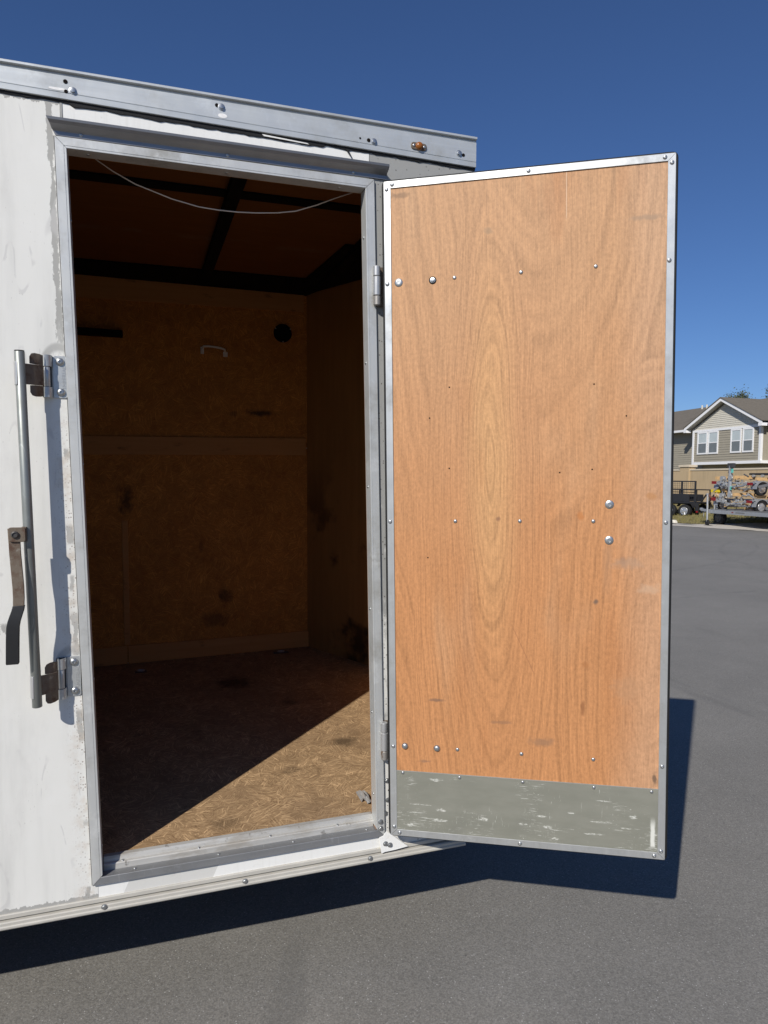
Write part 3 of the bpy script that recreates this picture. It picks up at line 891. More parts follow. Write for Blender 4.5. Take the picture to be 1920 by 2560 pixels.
# vent, grab handle, floor rings, crumpled foil
vx, vz = .859, 1.719
vo = MB().lathe([(.047, 0), (.047, .010), (.041, .013), (.039, .006), (.01, .005)], (vx, by(vx) - .0005, vz), 'y', 32, -1).build('vent', 'matt_black', T)
for k in range(3):
    a = R(90 + 120 * k + 60); screw('rivet', vx + .044 * math.cos(a), by(vx) - .0135, vz + .044 * math.sin(a), vo)
gh = MB()
gpts = [(.449, 1.596), (.445, 1.612), (.452, 1.622), (.475, 1.6245), (.505, 1.623), (.54, 1.618), (.556, 1.613), (.562, 1.600), (.563, 1.585)]
gh.tube([(x, by(x) - (.030 if 1 < i < 7 else .010), z) for i, (x, z) in enumerate(gpts)], .0055, 8)
gh.box((.440, by(.445) - .012, 1.588), (.455, by(.445) - .0005, 1.622)).box((.551, by(.56) - .012, 1.580), (.572, by(.56) - .0005, 1.604))
gh.build('grab_handle', 'white_plastic', T)
def dring(x, y, wd):
    b = MB().box((x - wd, y - .018, .0452), (x + wd, y + .018, .0475)).build('ring_plate', 'dark_steel', T, bevel=.001)
    MB().tube([(x + .017 * math.cos(t * .628), y + .011 * math.sin(t * .628), .052) for t in range(11)], .003, 6).build('ring', 'zinc', b)
dring(.828, 1.82, .040); dring(.128, 1.683, .026)
cf = MB(); random.seed(12)
nv = 7
for i in range(nv + 1):
    for j in range(nv + 1):
        x, y = .757 + .030 * i / nv, .062 + .115 * j / nv
        if j < 3: x += (3 - j) * .004
        cf.v.append((min(x, .785), y, .046 + .017 * random.random() * (1 if 0 < i < nv and 0 < j < nv else .2)))
for i in range(nv):
    for j in range(nv):
        if j < 3 and i < 3 - j: continue
        a = i * (nv + 1) + j; cf.f.append((a, a + nv + 1, a + nv + 2, a + 1))
fo = cf.mesh('crumpled_foil'); fo = link(fo, 'crumpled_foil', 'foil', None, smooth=0)
fo.matrix_world = T.matrix_world.copy()
tag(fo, 'small crumpled silver foil scrap on trailer floor beside the hinge jamb', 'foil')

# chassis, wheels and tongue: under and beyond the picture, they carry the box
ch = MB()
ch.box((XL, .03, -.062), (1.0, .09, .006)).box((XL, 1.84, -.062), (.98, 1.90, .006))
for k in range(10): ch.box((XL + .1 + k * .43, .092, -.05), (XL + .15 + k * .43, 1.838, .006))
ch.build('chassis', 'trailer_black', T)
def wheel_mb(r, wd, c, axis, n=28):
    t = MB().lathe([(r * .60, -wd * .46), (r * .66, -wd * .5), (r * .90, -wd * .5), (r * .98, -wd * .40), (r, -wd * .2), (r, wd * .2), (r * .98, wd * .40), (r * .90, wd * .5), (r * .66, wd * .5), (r * .60, wd * .46)], c, axis, n)
    pr_ = [(r * .615, .462), (r * .60, .48), (r * .55, .47), (r * .50, .463), (r * .30, .47), (r * .24, .50), (r * .10, .52)]
    rm_ = MB().lathe([(a, -wd * h) for a, h in pr_], c, axis, n)
    rm_.lathe([(a, wd * h) for a, h in pr_], c, axis, n)
    for k in range(5):
        a = k * 1.2566
        for sg in (-1, 1):
            p = lambda q, h: {'x': (c[0] + h * sg, c[1] + q * math.cos(a), c[2] + q * math.sin(a)), 'y': (c[0] + q * math.cos(a), c[1] + h * sg, c[2] + q * math.sin(a))}[axis]
            rm_.tube([p(r * .2, wd * .47), p(r * .57, wd * .47)], r * .055, 6)
    return t, rm_
def add_wheel(parent, r, wd, c, axis, name='wheel', rim='rim_silver'):
    t, rm_ = wheel_mb(r, wd, c, axis)
    o = t.build(name, 'tyre', parent)
    rm_.build('rim', rim, o)
    return o
for yc in (-.10, 2.04): add_wheel(T, .32, .2, (-2.35, yc, -.055), 'y')
MB().tube([(-2.35, -.05, -.06), (-2.35, 2.0, -.06)], .03).build('axle', 'trailer_black', T)
for yc, d in ((-.22, .215), (1.955, .19)):
    f_ = MB(); pr = [(-2.35 + .40 * math.cos(t * math.pi / 12), -.10 + .40 * math.sin(t * math.pi / 12)) for t in range(13)]
    for i in range(12):
        (x0, z0), (x1, z1) = pr[i], pr[i + 1]
        f_.add([(x0, yc, z0), (x1, yc, z1), (x1, yc + d, z1), (x0, yc + d, z0)], [(0, 1, 2, 3)])
    f_.build('fender', 'rail_aluminium', T)
tg = MB().bar((1.10, .25, -.03), (2.10, YA, -.03), .06, .08).bar((1.10, 1.67, -.03), (2.10, YA, -.03), .06, .08)
tg.build('tongue', 'trailer_black', T)
MB().box((2.02, YA - .05, -.075), (2.20, YA + .05, .02)).lathe([(.05, 2.19), (.055, 2.22), (.05, 2.26), (.03, 2.28)], (0, YA, -.02), 'x', 12).build('coupler', 'trailer_black', T)
MB().tube([(1.95, YA, -.41), (1.95, YA, .30)], .03).box((1.87, YA - .08, -.418), (2.03, YA + .08, -.40)).build('tongue_jack', 'zinc', T)

# ------------------------------------------------------------------ hinges
def hinge(xc, z0, z1):
    h = z1 - z0
    cuts = [z0, z0 + h * .245, z0 + h * .735, z1]
    lf = MB().box((xc - .002, -.010, z0), (xc + .030, -.004, z1)).build('hinge', 'rusty_steel', T, bevel=.001)
    for k in range(3):
        sh = (k - 1) * RK * h * .4
        x = xc - sh
        r = .0098 if k != 1 else .0104
        kn = MB().lathe([(r * .86, cuts[k] + .0005), (r, cuts[k] + .002), (r, cuts[k + 1] - .002), (r * .86, cuts[k + 1] - .0005)], (x, -.018, 0), 'z', 18)
        kn.build('knuckle', 'worn_hinge' if k == 0 else 'zinc', lf)
    return lf
hinge(.7545, 1.4725, 1.5755)
hinge(.7826, .2270, .3345)

# ------------------------------------------------------------------ the open door
D = MB()
DQ = [(.0005, .0001), (.7166, .0009), (.7252, 1.7609), (.0069, 1.7596)]
def ring_prism(mb, q, r, y0, y1):
    p = round_poly(q, r)
    mb.prism([(x, y0, z) for x, z in p], [(x, y1, z) for x, z in p])
ring_prism(D, [tuple(p) for p in inset(DQ, .0045)], .004, .0068, .031)
door = D.build('door', 'white_panel', T)
door.matrix_local = Matrix(((0.86235, 0.50605, -0.01618, 0.78962), (-0.50584, 0.86249, 0.01546, -0.05671), (0.02178, -0.00514, 0.99975, 0.02800), (0, 0, 0, 1)))
door['label'] = 'side door swung wide open showing its plywood inner face'
g = MB(); ring_prism(g, [tuple(p) for p in inset(DQ, -.0078)], .016, .0085, .0305)
g.build('rubber_seal', 'rubber', door, bevel=.004, seg=3)
g = MB(); ring_prism(g, [tuple(p) for p in inset(DQ, -.0098)], .010, .0312, .0365)
g.build('outer_skin', 'trim_aluminium', door, bevel=.001)
tp = [(0, .0300), (0, -.0004), (.0005, -.0010), (.0176, -.0010), (.0180, -.0006), (.0180, .0018), (.0040, .0018), (.0040, .0300)]
trims = [mitre(DQ, i, tp, .0005).build('edge_trim', 'trim_aluminium', door, smooth=20) for i in range(4)]
A = [tuple(p) for p in inset(DQ, .0050)]
MB().yprof(A, .0022, .0065).build('plywood_panel', 'plywood', door, smooth=0)
I = inset(DQ, .0181)
def lrp(a, b, z): t = (z - a.y) / (b.y - a.y); return (a.x + (b.x - a.x) * t, z)
kp = MB().yprof([tuple(I[0]), tuple(I[1]), lrp(I[1], I[2], .1846), lrp(I[0], I[3], .1838)], .0004, .0020).build('kick_plate', 'kick_paint', door, smooth=0)
bt = lrp(I[0], I[3], .1838); bt2 = lrp(I[1], I[2], .1846)
MB().yprof([bt, bt2, (bt2[0], bt2[1] + .0011), (bt[0], bt[1] + .0011)], .0006, .0020).build('plate_edge', 'trim_aluminium', door, smooth=0)
for x, z in [(0.0143, 1.7391), (0.0291, 1.7504), (0.3775, 1.7517), (0.0132, 1.4969), (0.712, 1.5079), (0.6999, 1.7522), (0.7160, 1.7385), (0.0115, 0.8701), (0.7105, 0.8688), (0.0110, 0.2522), (0.7077, 0.2463),
             (0.0105, 0.0248), (0.0258, 0.0092), (0.3518, 0.0095), (0.7069, 0.0237), (0.6907, 0.0099)]:
    screw('trim', x, -.0010, z, door)
for x, z in [(0.1895, 1.5025), (0.3582, 1.5045), (0.5406, 1.5063), (0.1864, 0.8714), (0.3539, 0.8717), (0.5371, 0.8716), (0.1869, 0.2536), (0.3564, 0.2533), (0.5395, 0.2515)]:
    screw('small', x, .0022, z, door)
for x, z in [(.0365, .1790), (.1921, .1772), (.3595, .1775), (.5412, .1775), (.6831, .1776)]: screw('kick', x, .0004, z, door)
for x, z in [(0.5764, 0.9141), (0.576, 0.8232), (.0429, 1.4995)]: screw('big', x, .0022, z, door, 'bolt')
for x, z in [(0.0434, 0.2542), (0.1313, 0.2537)]: screw('mid', x, .0022, z, door, 'bolt')
hole(.1329, .0020, 1.4995, .0100, door, 'bolt_recess')
nb = screw('hexs', .1329, .0018, 1.4995, door, 'bolt')
for x, z in [(0.1738, 1.2225), (0.5377, 1.2168), (0.1209, 1.1439), (0.6155, 1.1355), (0.1716, 1.0109), (0.4542, 0.9963), (0.5339, 1.0034), (0.1123, 0.7738)]:
    hole(x, .0020, z, .0019, door, 'nail_hole')

# ------------------------------------------------------------------ lock bar and keepers
def text_mesh(s, size, ext):
    c = bpy.data.curves.new('t', 'FONT'); c.body = s; c.size = size; c.extrude = ext; c.align_x = 'CENTER'; c.align_y = 'CENTER'
    c.space_character = 1.15
    o = bpy.data.objects.new('t', c); COL.objects.link(o)
    dg = bpy.context.evaluated_depsgraph_get()
    m = bpy.data.meshes.new_from_object(o.evaluated_get(dg))
    bpy.data.objects.remove(o); bpy.data.curves.remove(c)
    return m
TXT = text_mesh('IMPERIAL', .0115, .0006)
TXT.transform(Matrix.Rotation(math.pi / 2, 4, 'X') @ Matrix.Rotation(math.pi / 2, 4, 'Z'))
def keeper(dx, dz, lower=False):
    k = MB()
    k.yprof(round_poly([(-.0375 + dx, 1.2045 + dz), (-.0065 + dx, 1.2045 + dz), (-.0065 + dx, 1.3025 + dz), (-.0375 + dx, 1.3025 + dz)], .006), -.0045, -.0016)
    ko = k.build('keeper', 'plate_steel', T, bevel=.0007)
    # formed ears standing off the plate, left of it
    def ear(z0, z1):
        pr = [(-.0380, -.002), (-.0380, -.012), (-.0410, -.020), (-.0470, -.0245), (-.0530, -.0245), (-.0565, -.020), (-.0575, -.010), (-.0545, -.010), (-.0535, -.0185), (-.0510, -.0212), (-.0475, -.0212), (-.0435, -.017), (-.0405, -.010), (-.0405, -.002)]
        return MB().zprof([(x + dx, y) for x, y in pr], z0 + dz, z1 + dz).build('ear', 'plate_steel', ko, smooth=40)
    ear(1.2760, 1.3020); ear(1.2045, 1.2285)
    MB().zprof([(x + dx, y) for x, y in ((-.0400, -.0015), (-.0400, -.0040), (-.0600, -.0040), (-.0600, -.0015))], 1.206 + dz, 1.301 + dz).build('back_leaf', 'dark_steel', ko)
    MB().lathe([(.0060, 1.2295 + dz), (.0068, 1.231 + dz), (.0068, 1.2735 + dz), (.0060, 1.275 + dz)], (-.0485 + dx, -.0165, 0), 'z', 14).build('pin', 'zinc', ko)
    for x, z in ((-.0215, 1.2888), (-.0205, 1.2180)): screw('button', x + dx, -.0044, z + dz, ko, 'bolt')
    t = bpy.data.objects.new('lettering', TXT); COL.objects.link(t); t.parent = ko
    if not TXT.materials: TXT.materials.append(MATS['zinc'])
    t.location = (-.0130 + dx, -.0046, 1.2535 + dz)
    return ko
keeper(0, 0); keeper(.0125, -.7175, True)
PT, PB = Vector((-.0988, -.060, 1.3015)), Vector((-.0846, -.060, .4860))
def onbar(z): t = (PT.z - z) / (PT.z - PB.z); return PT.lerp(PB, t)
pm = MB()
d_ = (PB - PT).normalized()
pm.tube([PT, PT + d_ * .001, PB - d_ * .001, PB], [.0100, .0110, .0110, .0100], 24)
bar = pm.build('lock_bar', 'pipe_zinc', T, smooth=50)
MB().tube([PT + Vector((0, 0, .0002)), PT + Vector((0, 0, .0022))], .0104, 24).build('end_cap', 'rubber', bar)
def cam_piece(zc):
    p = onbar(zc)
    dx = p.x + .0975
    # arm from the bar towards the keeper, with two ears
    a = MB()
    pr = [(p.x + .006, -.063), (-.0760 + dx, -.052), (-.0555 + dx, -.036), (-.0530 + dx, -.0300), (-.0555 + dx, -.0290), (-.0790 + dx, -.0470), (p.x + .004, -.055)]
    a.zprof(pr, zc - .023, zc + .023)
    ao = a.build('cam', 'rusty_steel', bar, bevel=.0008)
    for sg in (1, -1):
        q = []
        prof2 = [(-.0800, -.0500, .0245, .040), (-.0760, -.0490, .0240, .0470), (-.0700, -.0445, .0235, .0490), (-.0620, -.0375, .0235, .0485), (-.0560, -.0300, .0235, .0465)]
        A_, B_ = [], []
        for x, y, za, zb in prof2:
            A_.append((x + dx, y, zc + sg * za)); B_.append((x + dx, y + .003, zc + sg * za))
        e_ = MB()
        n_ = len(prof2)
        vs = []
        for x, y, za, zb in prof2:
            vs += [(x + dx, y, zc + sg * za), (x + dx, y, zc + sg * zb), (x + dx + .0015, y + .0028, zc + sg * za), (x + dx + .0015, y + .0028, zc + sg * zb)]
        fs = []
        for i in range(n_ - 1):
            b0 = i * 4; b1 = b0 + 4
            fs += [(b0, b1, b1 + 1, b0 + 1), (b0 + 2, b0 + 3, b1 + 3, b1 + 2), (b0 + 1, b1 + 1, b1 + 3, b0 + 3), (b0, b0 + 2, b1 + 2, b1)]
        fs += [(0, 1, 3, 2), (n_ * 4 - 4, n_ * 4 - 2, n_ * 4 - 1, n_ * 4 - 3)]
        e_.add(vs, fs)
        e_.build('cam_ear', 'rusty_steel', bar, smooth=50)
    # weld flange on the far side of the bar
    wz = MB()
    pr2 = [(p.x + .0128 * math.cos(R(t)), p.y + .0128 * math.sin(R(t))) for t in range(150, 262, 14)] + [(p.x + .0104 * math.cos(R(t)), p.y + .0104 * math.sin(R(t))) for t in range(254, 144, -14)]
    wz.zprof(pr2, zc - .026, zc + .026)
    wz.build('weld_flange', 'zinc', bar, smooth=50, bevel=.0006)
cam_piece(1.2525); cam_piece(.5350)
# lever with vinyl grip
hb = MB().yprof(round_poly([(-.1285, .8765), (-.0945, .8755), (-.0940, .9085), (-.1285, .9090)], .006), -.0880, -.0842)
hub = hb.build('handle_bracket', 'rusty_steel', bar, bevel=.0008)
MB().yprof([(-.1030, .8760), (-.0940, .8755), (-.0935, .9085), (-.1030, .9085)], -.0843, -.058).build('bracket_web', 'rusty_steel', bar)
MB().lathe([(.0080, .0), (.0080, .0035), (.0055, .0055), (.0050, .003), (.002, .003)], (-.1150, -.0879, .8925), 'y', 18, -1).build('pivot_pin', 'dark_steel', bar)
def strap(path, name, mat, th):
    m_ = MB(); n_ = len(path)
    for (x, y, z, wd) in path:
        m_.v += [(x - wd / 2, y, z), (x + wd / 2, y, z), (x + wd / 2, y + th, z), (x - wd / 2, y + th, z)]
    for i in range(n_ - 1):
        for j in range(4):
            m_.f.append((i * 4 + j, i * 4 + (j + 1) % 4, i * 4 + 4 + (j + 1) % 4, i * 4 + 4 + j))
    m_.f += [(0, 1, 2, 3), tuple((n_ - 1) * 4 + j for j in (3, 2, 1, 0))]
    return m_.build(name, mat, bar, bevel=min(.0012, th * .3), smooth=50)
strap([(-.1185, -.0835, .906, .0250), (-.1175, -.0835, .87, .0240), (-.1170, -.0838, .850, .0240), (-.1155, -.0845, .825, .0240), (-.1138, -.086, .800, .0240), (-.1123, -.0872, .775, .0240), (-.1118, -.088, .750, .0237), (-.1125, -.089, .733, .0232), (-.1155, -.0905, .715, .0225)], 'handle_lever', 'rusty_steel', .0055)
strap([(-.1122, -.0905, .7320, .0245), (-.1145, -.0925, .721, .0252), (-.1185, -.0945, .709, .0258), (-.1222, -.0960, .697, .0263), (-.1245, -.0968, .685, .0267), (-.1258, -.0972, .66, .0270), (-.1268, -.0974, .63, .0270), (-.1276, -.0974, .603, .0270), (-.1278, -.0974, .6000, .0250)], 'handle_grip', 'grip_vinyl', .011)

# ------------------------------------------------------------------ hanging cable
cpts = [(.050, .115, 1.835), (.054, .118, 1.811), (.100, .12, 1.784), (.153, .12, 1.759), (.242, .12, 1.733), (.309, .12, 1.721), (.359, .12, 1.7185), (.41, .12, 1.719), (.46, .12, 1.7225), (.515, .12, 1.729), (.565, .12, 1.739), (.624, .12, 1.762), (.68, .12, 1.788), (.734, .12, 1.811), (.80, .12, 1.85)]
cb = MB().tube(cpts, .0016, 8).mesh('hanging_cable')
cab = link(cb, 'hanging_cable', 'cable_jacket')
cab.matrix_world = T.matrix_world.copy()
tag(cab, 'thin white cable sagging across the top of the trailer doorway', 'cable')

# ================================================================== boundary wall
def rel(x, y):     # world -> far-frame coordinates
    dx, dy = x - 19.9, y - 19.05
    return dx * -.0998 + dy * -.995, dx * .995 + dy * -.0998
bw = far_frame('boundary_wall', 0, 5.40)
tag(bw, 'tan stucco boundary wall with a pale cap below the house', 'wall')
MB().box((-88, 0, .2), (30, .22, 2.24)).build('wall_face', 'stucco_tan', bw)
MB().box((-88, -.03, 2.242), (30, .25, 2.32)).build('cap', 'cap_concrete', bw, bevel=.01)
for s in (-28.7, -22.1, -15.6, -8.95, -2.5, 9.5):
    MB().box((s - .35, -.09, .2), (s + .35, -.002, 2.42)).box((s - .35, .222, .2), (s + .35, .3, 2.42)).box((s - .35, -.02, 2.322), (s + .35, .24, 2.42)).build('pier', 'stucco_tan', bw)
    MB().box((s - .42, -.14, 2.422), (s + .42, .36, 2.54)).build('pier_cap', 'cap_concrete', bw, bevel=.01)

# ================================================================== house
H = empty('house', (32.483, 33.981, 0), YAW)
tag(H, 'two-storey house with taupe lap siding and a white-trimmed gable above the wall', 'house')
def siding(name, x0, x1, z0, z1, y, mat, parent, lap=.14, clip=None):
    """real lapped boards as one saw-tooth sheet; clip(z) -> (xa, xb)"""
    m_ = MB(); z = z0
    while z < z1 - 1e-4:
        zt = min(z + lap, z1)
        a0, b0 = clip(z) if clip else (x0, x1)
        a1, b1 = clip(zt) if clip else (x0, x1)
        m_.add([(a0, y - .022, z), (b0, y - .022, z), (b1, y - .002, zt), (a1, y - .002, zt), (a0, y + .03, z), (b0, y + .03, z)], [(0, 1, 2, 3), (0, 4, 5, 1)])
        z = zt
    m2 = bpy.data.meshes.new(name); m2.from_pydata(m_.v, [], m_.f)
    return link(m2, name, mat, parent, smooth=0)
# bay: projecting upper storey under the gable
MB().box((.02, .012, 2.86), (5.70, .68, 4.9)).build('bay_body', 'siding_taupe', H)
siding('siding', .05, 5.64, 2.96, 4.80, 0, 'siding_taupe', H)
s2 = siding('siding', .02, .70, 2.96, 4.80, 0, 'siding_taupe', H)
s2.location = (0, .72, 0); s2.rotation_euler = (0, 0, -math.pi / 2)
MB().box((-.02, -.05, 2.80), (5.80, .70, 2.958)).build('band_board', 'house_trim', H)
MB().box((-.02, -.05, 4.79), (5.76, .01, 4.925)).build('frieze_board', 'house_trim', H)
for a in (-.02, 5.60): MB().box((a, -.052, 2.959), (a + .14, .10, 4.789)).build('corner_board', 'house_trim', H)
AP, EL, ER, ZE, ZA = 2.87, -.42, 6.16, 4.90, 6.47
siding('gable_siding', 0, 0, 4.926, 6.36, 0, 'siding_cream', H, .112, lambda z: (AP - (6.38 - z) / .4772 + .02, AP + (6.38 - z) / .4772 - .02))
for sg, xe in ((-1, EL), (1, ER)):
    p0, p1 = Vector((xe, -.38, ZE)), Vector((AP, -.38, ZA))
    MB().prism([(xe, -.40, ZE - .02), (AP, -.40, ZA - .02), (AP, -.40, ZA + .16), (xe, -.40, ZE + .16)], [(xe, -.36, ZE - .02), (AP, -.36, ZA - .02), (AP, -.36, ZA + .16), (xe, -.36, ZE + .16)]).build('rake_board', 'house_trim', H)
    MB().prism([(xe, -.355, ZE + .0), (AP, -.355, ZA + .0), (AP, -.355, ZA + .03), (xe, -.355, ZE + .03)], [(xe, .30, ZE + .0), (AP, .30, ZA + .0), (AP, .30, ZA + .03), (xe, .30, ZE + .03)]).build('soffit', 'soffit_grey', H)
    MB().prism([(xe - sg * -.05, -.44, ZE + .165), (AP, -.44, ZA + .165 + .0), (AP, -.44, ZA + .21), (xe - sg * -.05, -.44, ZE + .21)], [(xe - sg * -.05, 5.2, ZE + .165), (AP, 5.2, ZA + .165), (AP, 5.2, ZA + .21), (xe - sg * -.05, 5.2, ZE + .21)]).build('gable_roof', 'shingles', H)
    MB().box((xe - .24 if sg > 0 else xe - .02, -.405, ZE - .10), (xe + .02 if sg > 0 else xe + .24, -.05, ZE + .06)).build('eave_return', 'house_trim', H)
# main body
siding('siding', -14, 0.05, 0.4, 4.95, .7, 'siding_taupe', H)
siding('siding', 5.70, 18, 0.4, 4.95, .7, 'siding_taupe', H)
MB().box((-14, .74, 0), (18, 9.5, 4.95)).build('house_body', 'siding_taupe', H)
rf = MB()
rf.prism([(-14.4, .15, 4.98), (-14.4, 4.75, 7.02), (-14.4, 9.9, 4.98), (-14.4, 9.9, 5.04), (-14.4, 4.75, 7.10), (-14.4, .15, 5.06)], [(18.4, .15, 4.98), (18.4, 4.75, 7.02), (18.4, 9.9, 4.98), (18.4, 9.9, 5.04), (18.4, 4.75, 7.10), (18.4, .15, 5.06)])
rf.build('main_roof', 'shingles', H, smooth=0)
MB().box((-14.4, .06, 4.92), (-.46, .148, 5.06)).build('gutter', 'house_trim', H)
MB().box((6.2, .06, 4.92), (18.4, .148, 5.06)).build('gutter', 'house_trim', H)
MB().box((-14.4, .15, 4.93), (-.46, .74, 4.952)).build('eave_soffit', 'soffit_grey', H)
MB().box((6.2, .15, 4.93), (18.4, .74, 4.952)).build('eave_soffit', 'soffit_grey', H)
MB().tube([(6.05, .62, 4.9), (6.05, .62, .4)], .04, 8).build('downpipe', 'siding_cream', H)
for s in (-.95, -.45): MB().lathe([(.06, 6.93), (.06, 7.2)], (s - 4.2, 4.4, 0), 'z', 8).build('roof_vent', 'siding_cream', H)
def window(x0, z0, x1, z1):
    fr = MB(); t = .085
    fr.box((x0, -.055, z0), (x0 + t, -.004, z1)).box((x1 - t, -.055, z0), (x1, -.004, z1)).box((x0 + t, -.055, z1 - t), (x1 - t, -.004, z1)).box((x0 + t, -.055, z0), (x1 - t, -.004, z0 + t))
    wo_ = fr.build('window', 'house_trim', H)
    zm = (z0 + z1) / 2
    MB().box((x0 + t, -.048, zm - .025), (x1 - t, -.008, zm + .025)).build('sash_rail', 'house_trim', wo_)
    MB().box((x0 + t, -.034, zm + .025), (x1 - t, -.024, z1 - t)).build('pane', 'pane_blind', wo_)
    MB().box((x0 + t, -.034, z0 + t), (x1 - t, -.024, zm - .025)).build('pane', 'pane_screen', wo_)
for x0, x1 in ((.45, 1.36), (1.43, 2.32), (3.38, 4.23), (4.34, 5.19)): window(x0, 3.43, x1, 4.785)
window(8.2, 3.43, 9.1, 4.785)

# ================================================================== trees behind the roof
def tree(s, y, h, seed, label, rad):
    random.seed(seed)
    t = far_frame('tree', s, y)
    tag(t, label, 'tree', 'trees behind the house roof')
    tr = MB()
    tr.tube([(0, 0, 0), (.08, .05, h * .3), (-.05, .1, h * .6), (.05, 0, h * .86)], [.20, .16, .11, .05], 8)
    lf = MB()
    tips = []
    for k in range(26):
        a = random.uniform(0, 6.28); z0 = h * random.uniform(.45, .85); L = rad * random.uniform(.6, 1.15)
        p0 = Vector((0, 0.05, z0)); p2 = Vector((math.cos(a) * L, math.sin(a) * L, min(h * random.uniform(.72, 1.0), z0 + L * 1.5)))
        p1 = p0.lerp(p2, .5) + Vector((0, 0, -.12 * L))
        tr.tube([p0, p1, p2], [.05, .03, .010], 5)
        tips += [(p1.lerp(p2, t_), .25) for t_ in (.3, .65, 1.0)]
    tips += [(Vector((random.uniform(-.3, .3), random.uniform(-.3, .3), h * random.uniform(.9, 1.02))), .2) for k in range(8)]
    for c, sp in tips:
        for k in range(70):
            p = c + Vector((random.gauss(0, sp), random.gauss(0, sp), random.gauss(0, sp * .9)))
            d = Vector((random.gauss(0, 1), random.gauss(0, 1), random.gauss(0, 1))).normalized()
            e_ = d.cross(Vector((random.gauss(0, 1), random.gauss(0, 1), random.gauss(0, 1)))).normalized()
            l, w_ = random.uniform(.05, .10), random.uniform(.02, .04)
            i = len(lf.v)
            lf.v += [tuple(p - d * l), tuple(p + e_ * w_), tuple(p + d * l), tuple(p - e_ * w_)]; lf.f.append((i, i + 1, i + 2, i + 3))
    tr.build('trunk', 'bark', t)
    m_ = bpy.data.meshes.new('crown'); m_.from_pydata(lf.v, [], lf.f)
    link(m_, 'crown', 'leaf', t, smooth=0)
_s, _y = rel(44.1, 41.8); tree(_s, _y, 8.75, 3, 'loose-crowned tree behind the gable roof, left of the two tree tops', .95)
_s, _y = rel(45.6, 40.5); tree(_s, _y, 8.8, 8, 'loose-crowned tree at right edge of the picture behind the roof', 1.2)

# ================================================================== black utility trailer
U = far_frame('utility_trailer', -4.0, 1.6, .13)
U.rotation_euler.z += .38
tag(U, 'black tandem-axle utility trailer with a mesh ramp gate in front of tan wall', 'trailer')
MB().box((-3.6, -.02, .55), (.78, .05, .66)).box((-3.6, 1.0, .55), (.78, 1.07, .66)).box((-3.6, .05, .60), (.78, 1.0, .64)).build('deck', 'trailer_black', U)
for y in (-.02, 1.02):
    for z in (.68, ): MB().box((-3.55, y, .67), (.42, y + .03, .98)).build('side_panel', 'trailer_black', U)
    MB().bar((-3.55, y + .015, 1.18), (.74, y + .015, 1.18), .05, .05).build('top_rail', 'trailer_black', U)
    for s in (-3.5, -2.6, -1.6, -.7, .1, .72): MB().box((s - .025, y, .98 if s < .5 else .3), (s + .025, y + .04, 1.156)).build('post', 'trailer_black', U)
gt = MB()
for s in (-.62, -.02, .60): gt.box((s - .03, .10, .66), (s + .03, .15, 1.50))
gt.box((-.65, .10, 1.50), (.63, .15, 1.55)).box((-.60, .11, 1.05), (.60, .14, 1.08))
gt.build('ramp_gate', 'trailer_black', U)
mm = MB()
for k in range(14): mm.box((-.58 + k * .085, .122, .67), (-.572 + k * .085, .128, 1.5))
for k in range(9): mm.box((-.59, .116, .70 + k * .09), (.57, .121, .708 + k * .09))
mm.build('gate_mesh', 'trailer_black', U)
for s in (-.36, .32):
    for yc in (-.13, 1.18): add_wheel(U, .275, .18, (s, yc, .275), 'y')
for y0, y1 in ((-.24, -.03), (1.08, 1.29)):
    MB().xprof([(y0, .60), (y1, .60), (y1, .64), (y0, .64)], -.70, .62).prism([(-.70, y0, .60), (-.70, y1, .60), (-.70, y1, .64), (-.70, y0, .64)], [(-.86, y0, .42), (-.86, y1, .42), (-.86, y1, .45), (-.86, y0, .45)]).prism([(.62, y0, .60), (.62, y1, .60), (.62, y1, .64), (.62, y0, .64)], [(.74, y0, .42), (.74, y1, .42), (.74, y1, .45), (.74, y0, .45)]).build('fender', 'trailer_black', U)
MB().prism([(.66, -.03, .62), (.86, -.03, .62), (.86, -.03, .20), (.76, -.03, .22)], [(.66, .03, .62), (.86, .03, .62), (.86, .03, .20), (.76, .03, .22)]).build('tail_skirt', 'trailer_black', U)
MB().box((.76, -.045, .22), (.85, -.031, .29)).build('tail_light', 'red_lens', U)
for y in (.2, .8): MB().bar((.78, y, .58), (1.05, y, .98), .05, .05).build('ramp_arm', 'trailer_black', U)
MB().tube([(-.36, -.1, .265), (-.36, 1.15, .265)], .03).tube([(.32, -.1, .265), (.32, 1.15, .265)], .03).build('axle', 'trailer_black', U)
RP = far_frame('rusty_pole', -3.0, 2.0, .13)
tag(RP, 'rust-brown pole propped behind the black utility trailer', 'pole')
MB().tube([(-.15, .3, 1.0), (.55, .1, .72)], .05, 8).tube([(.55, .1, .72), (.75, .15, .02)], .03, 6).build('pole', 'rust_pole', RP)

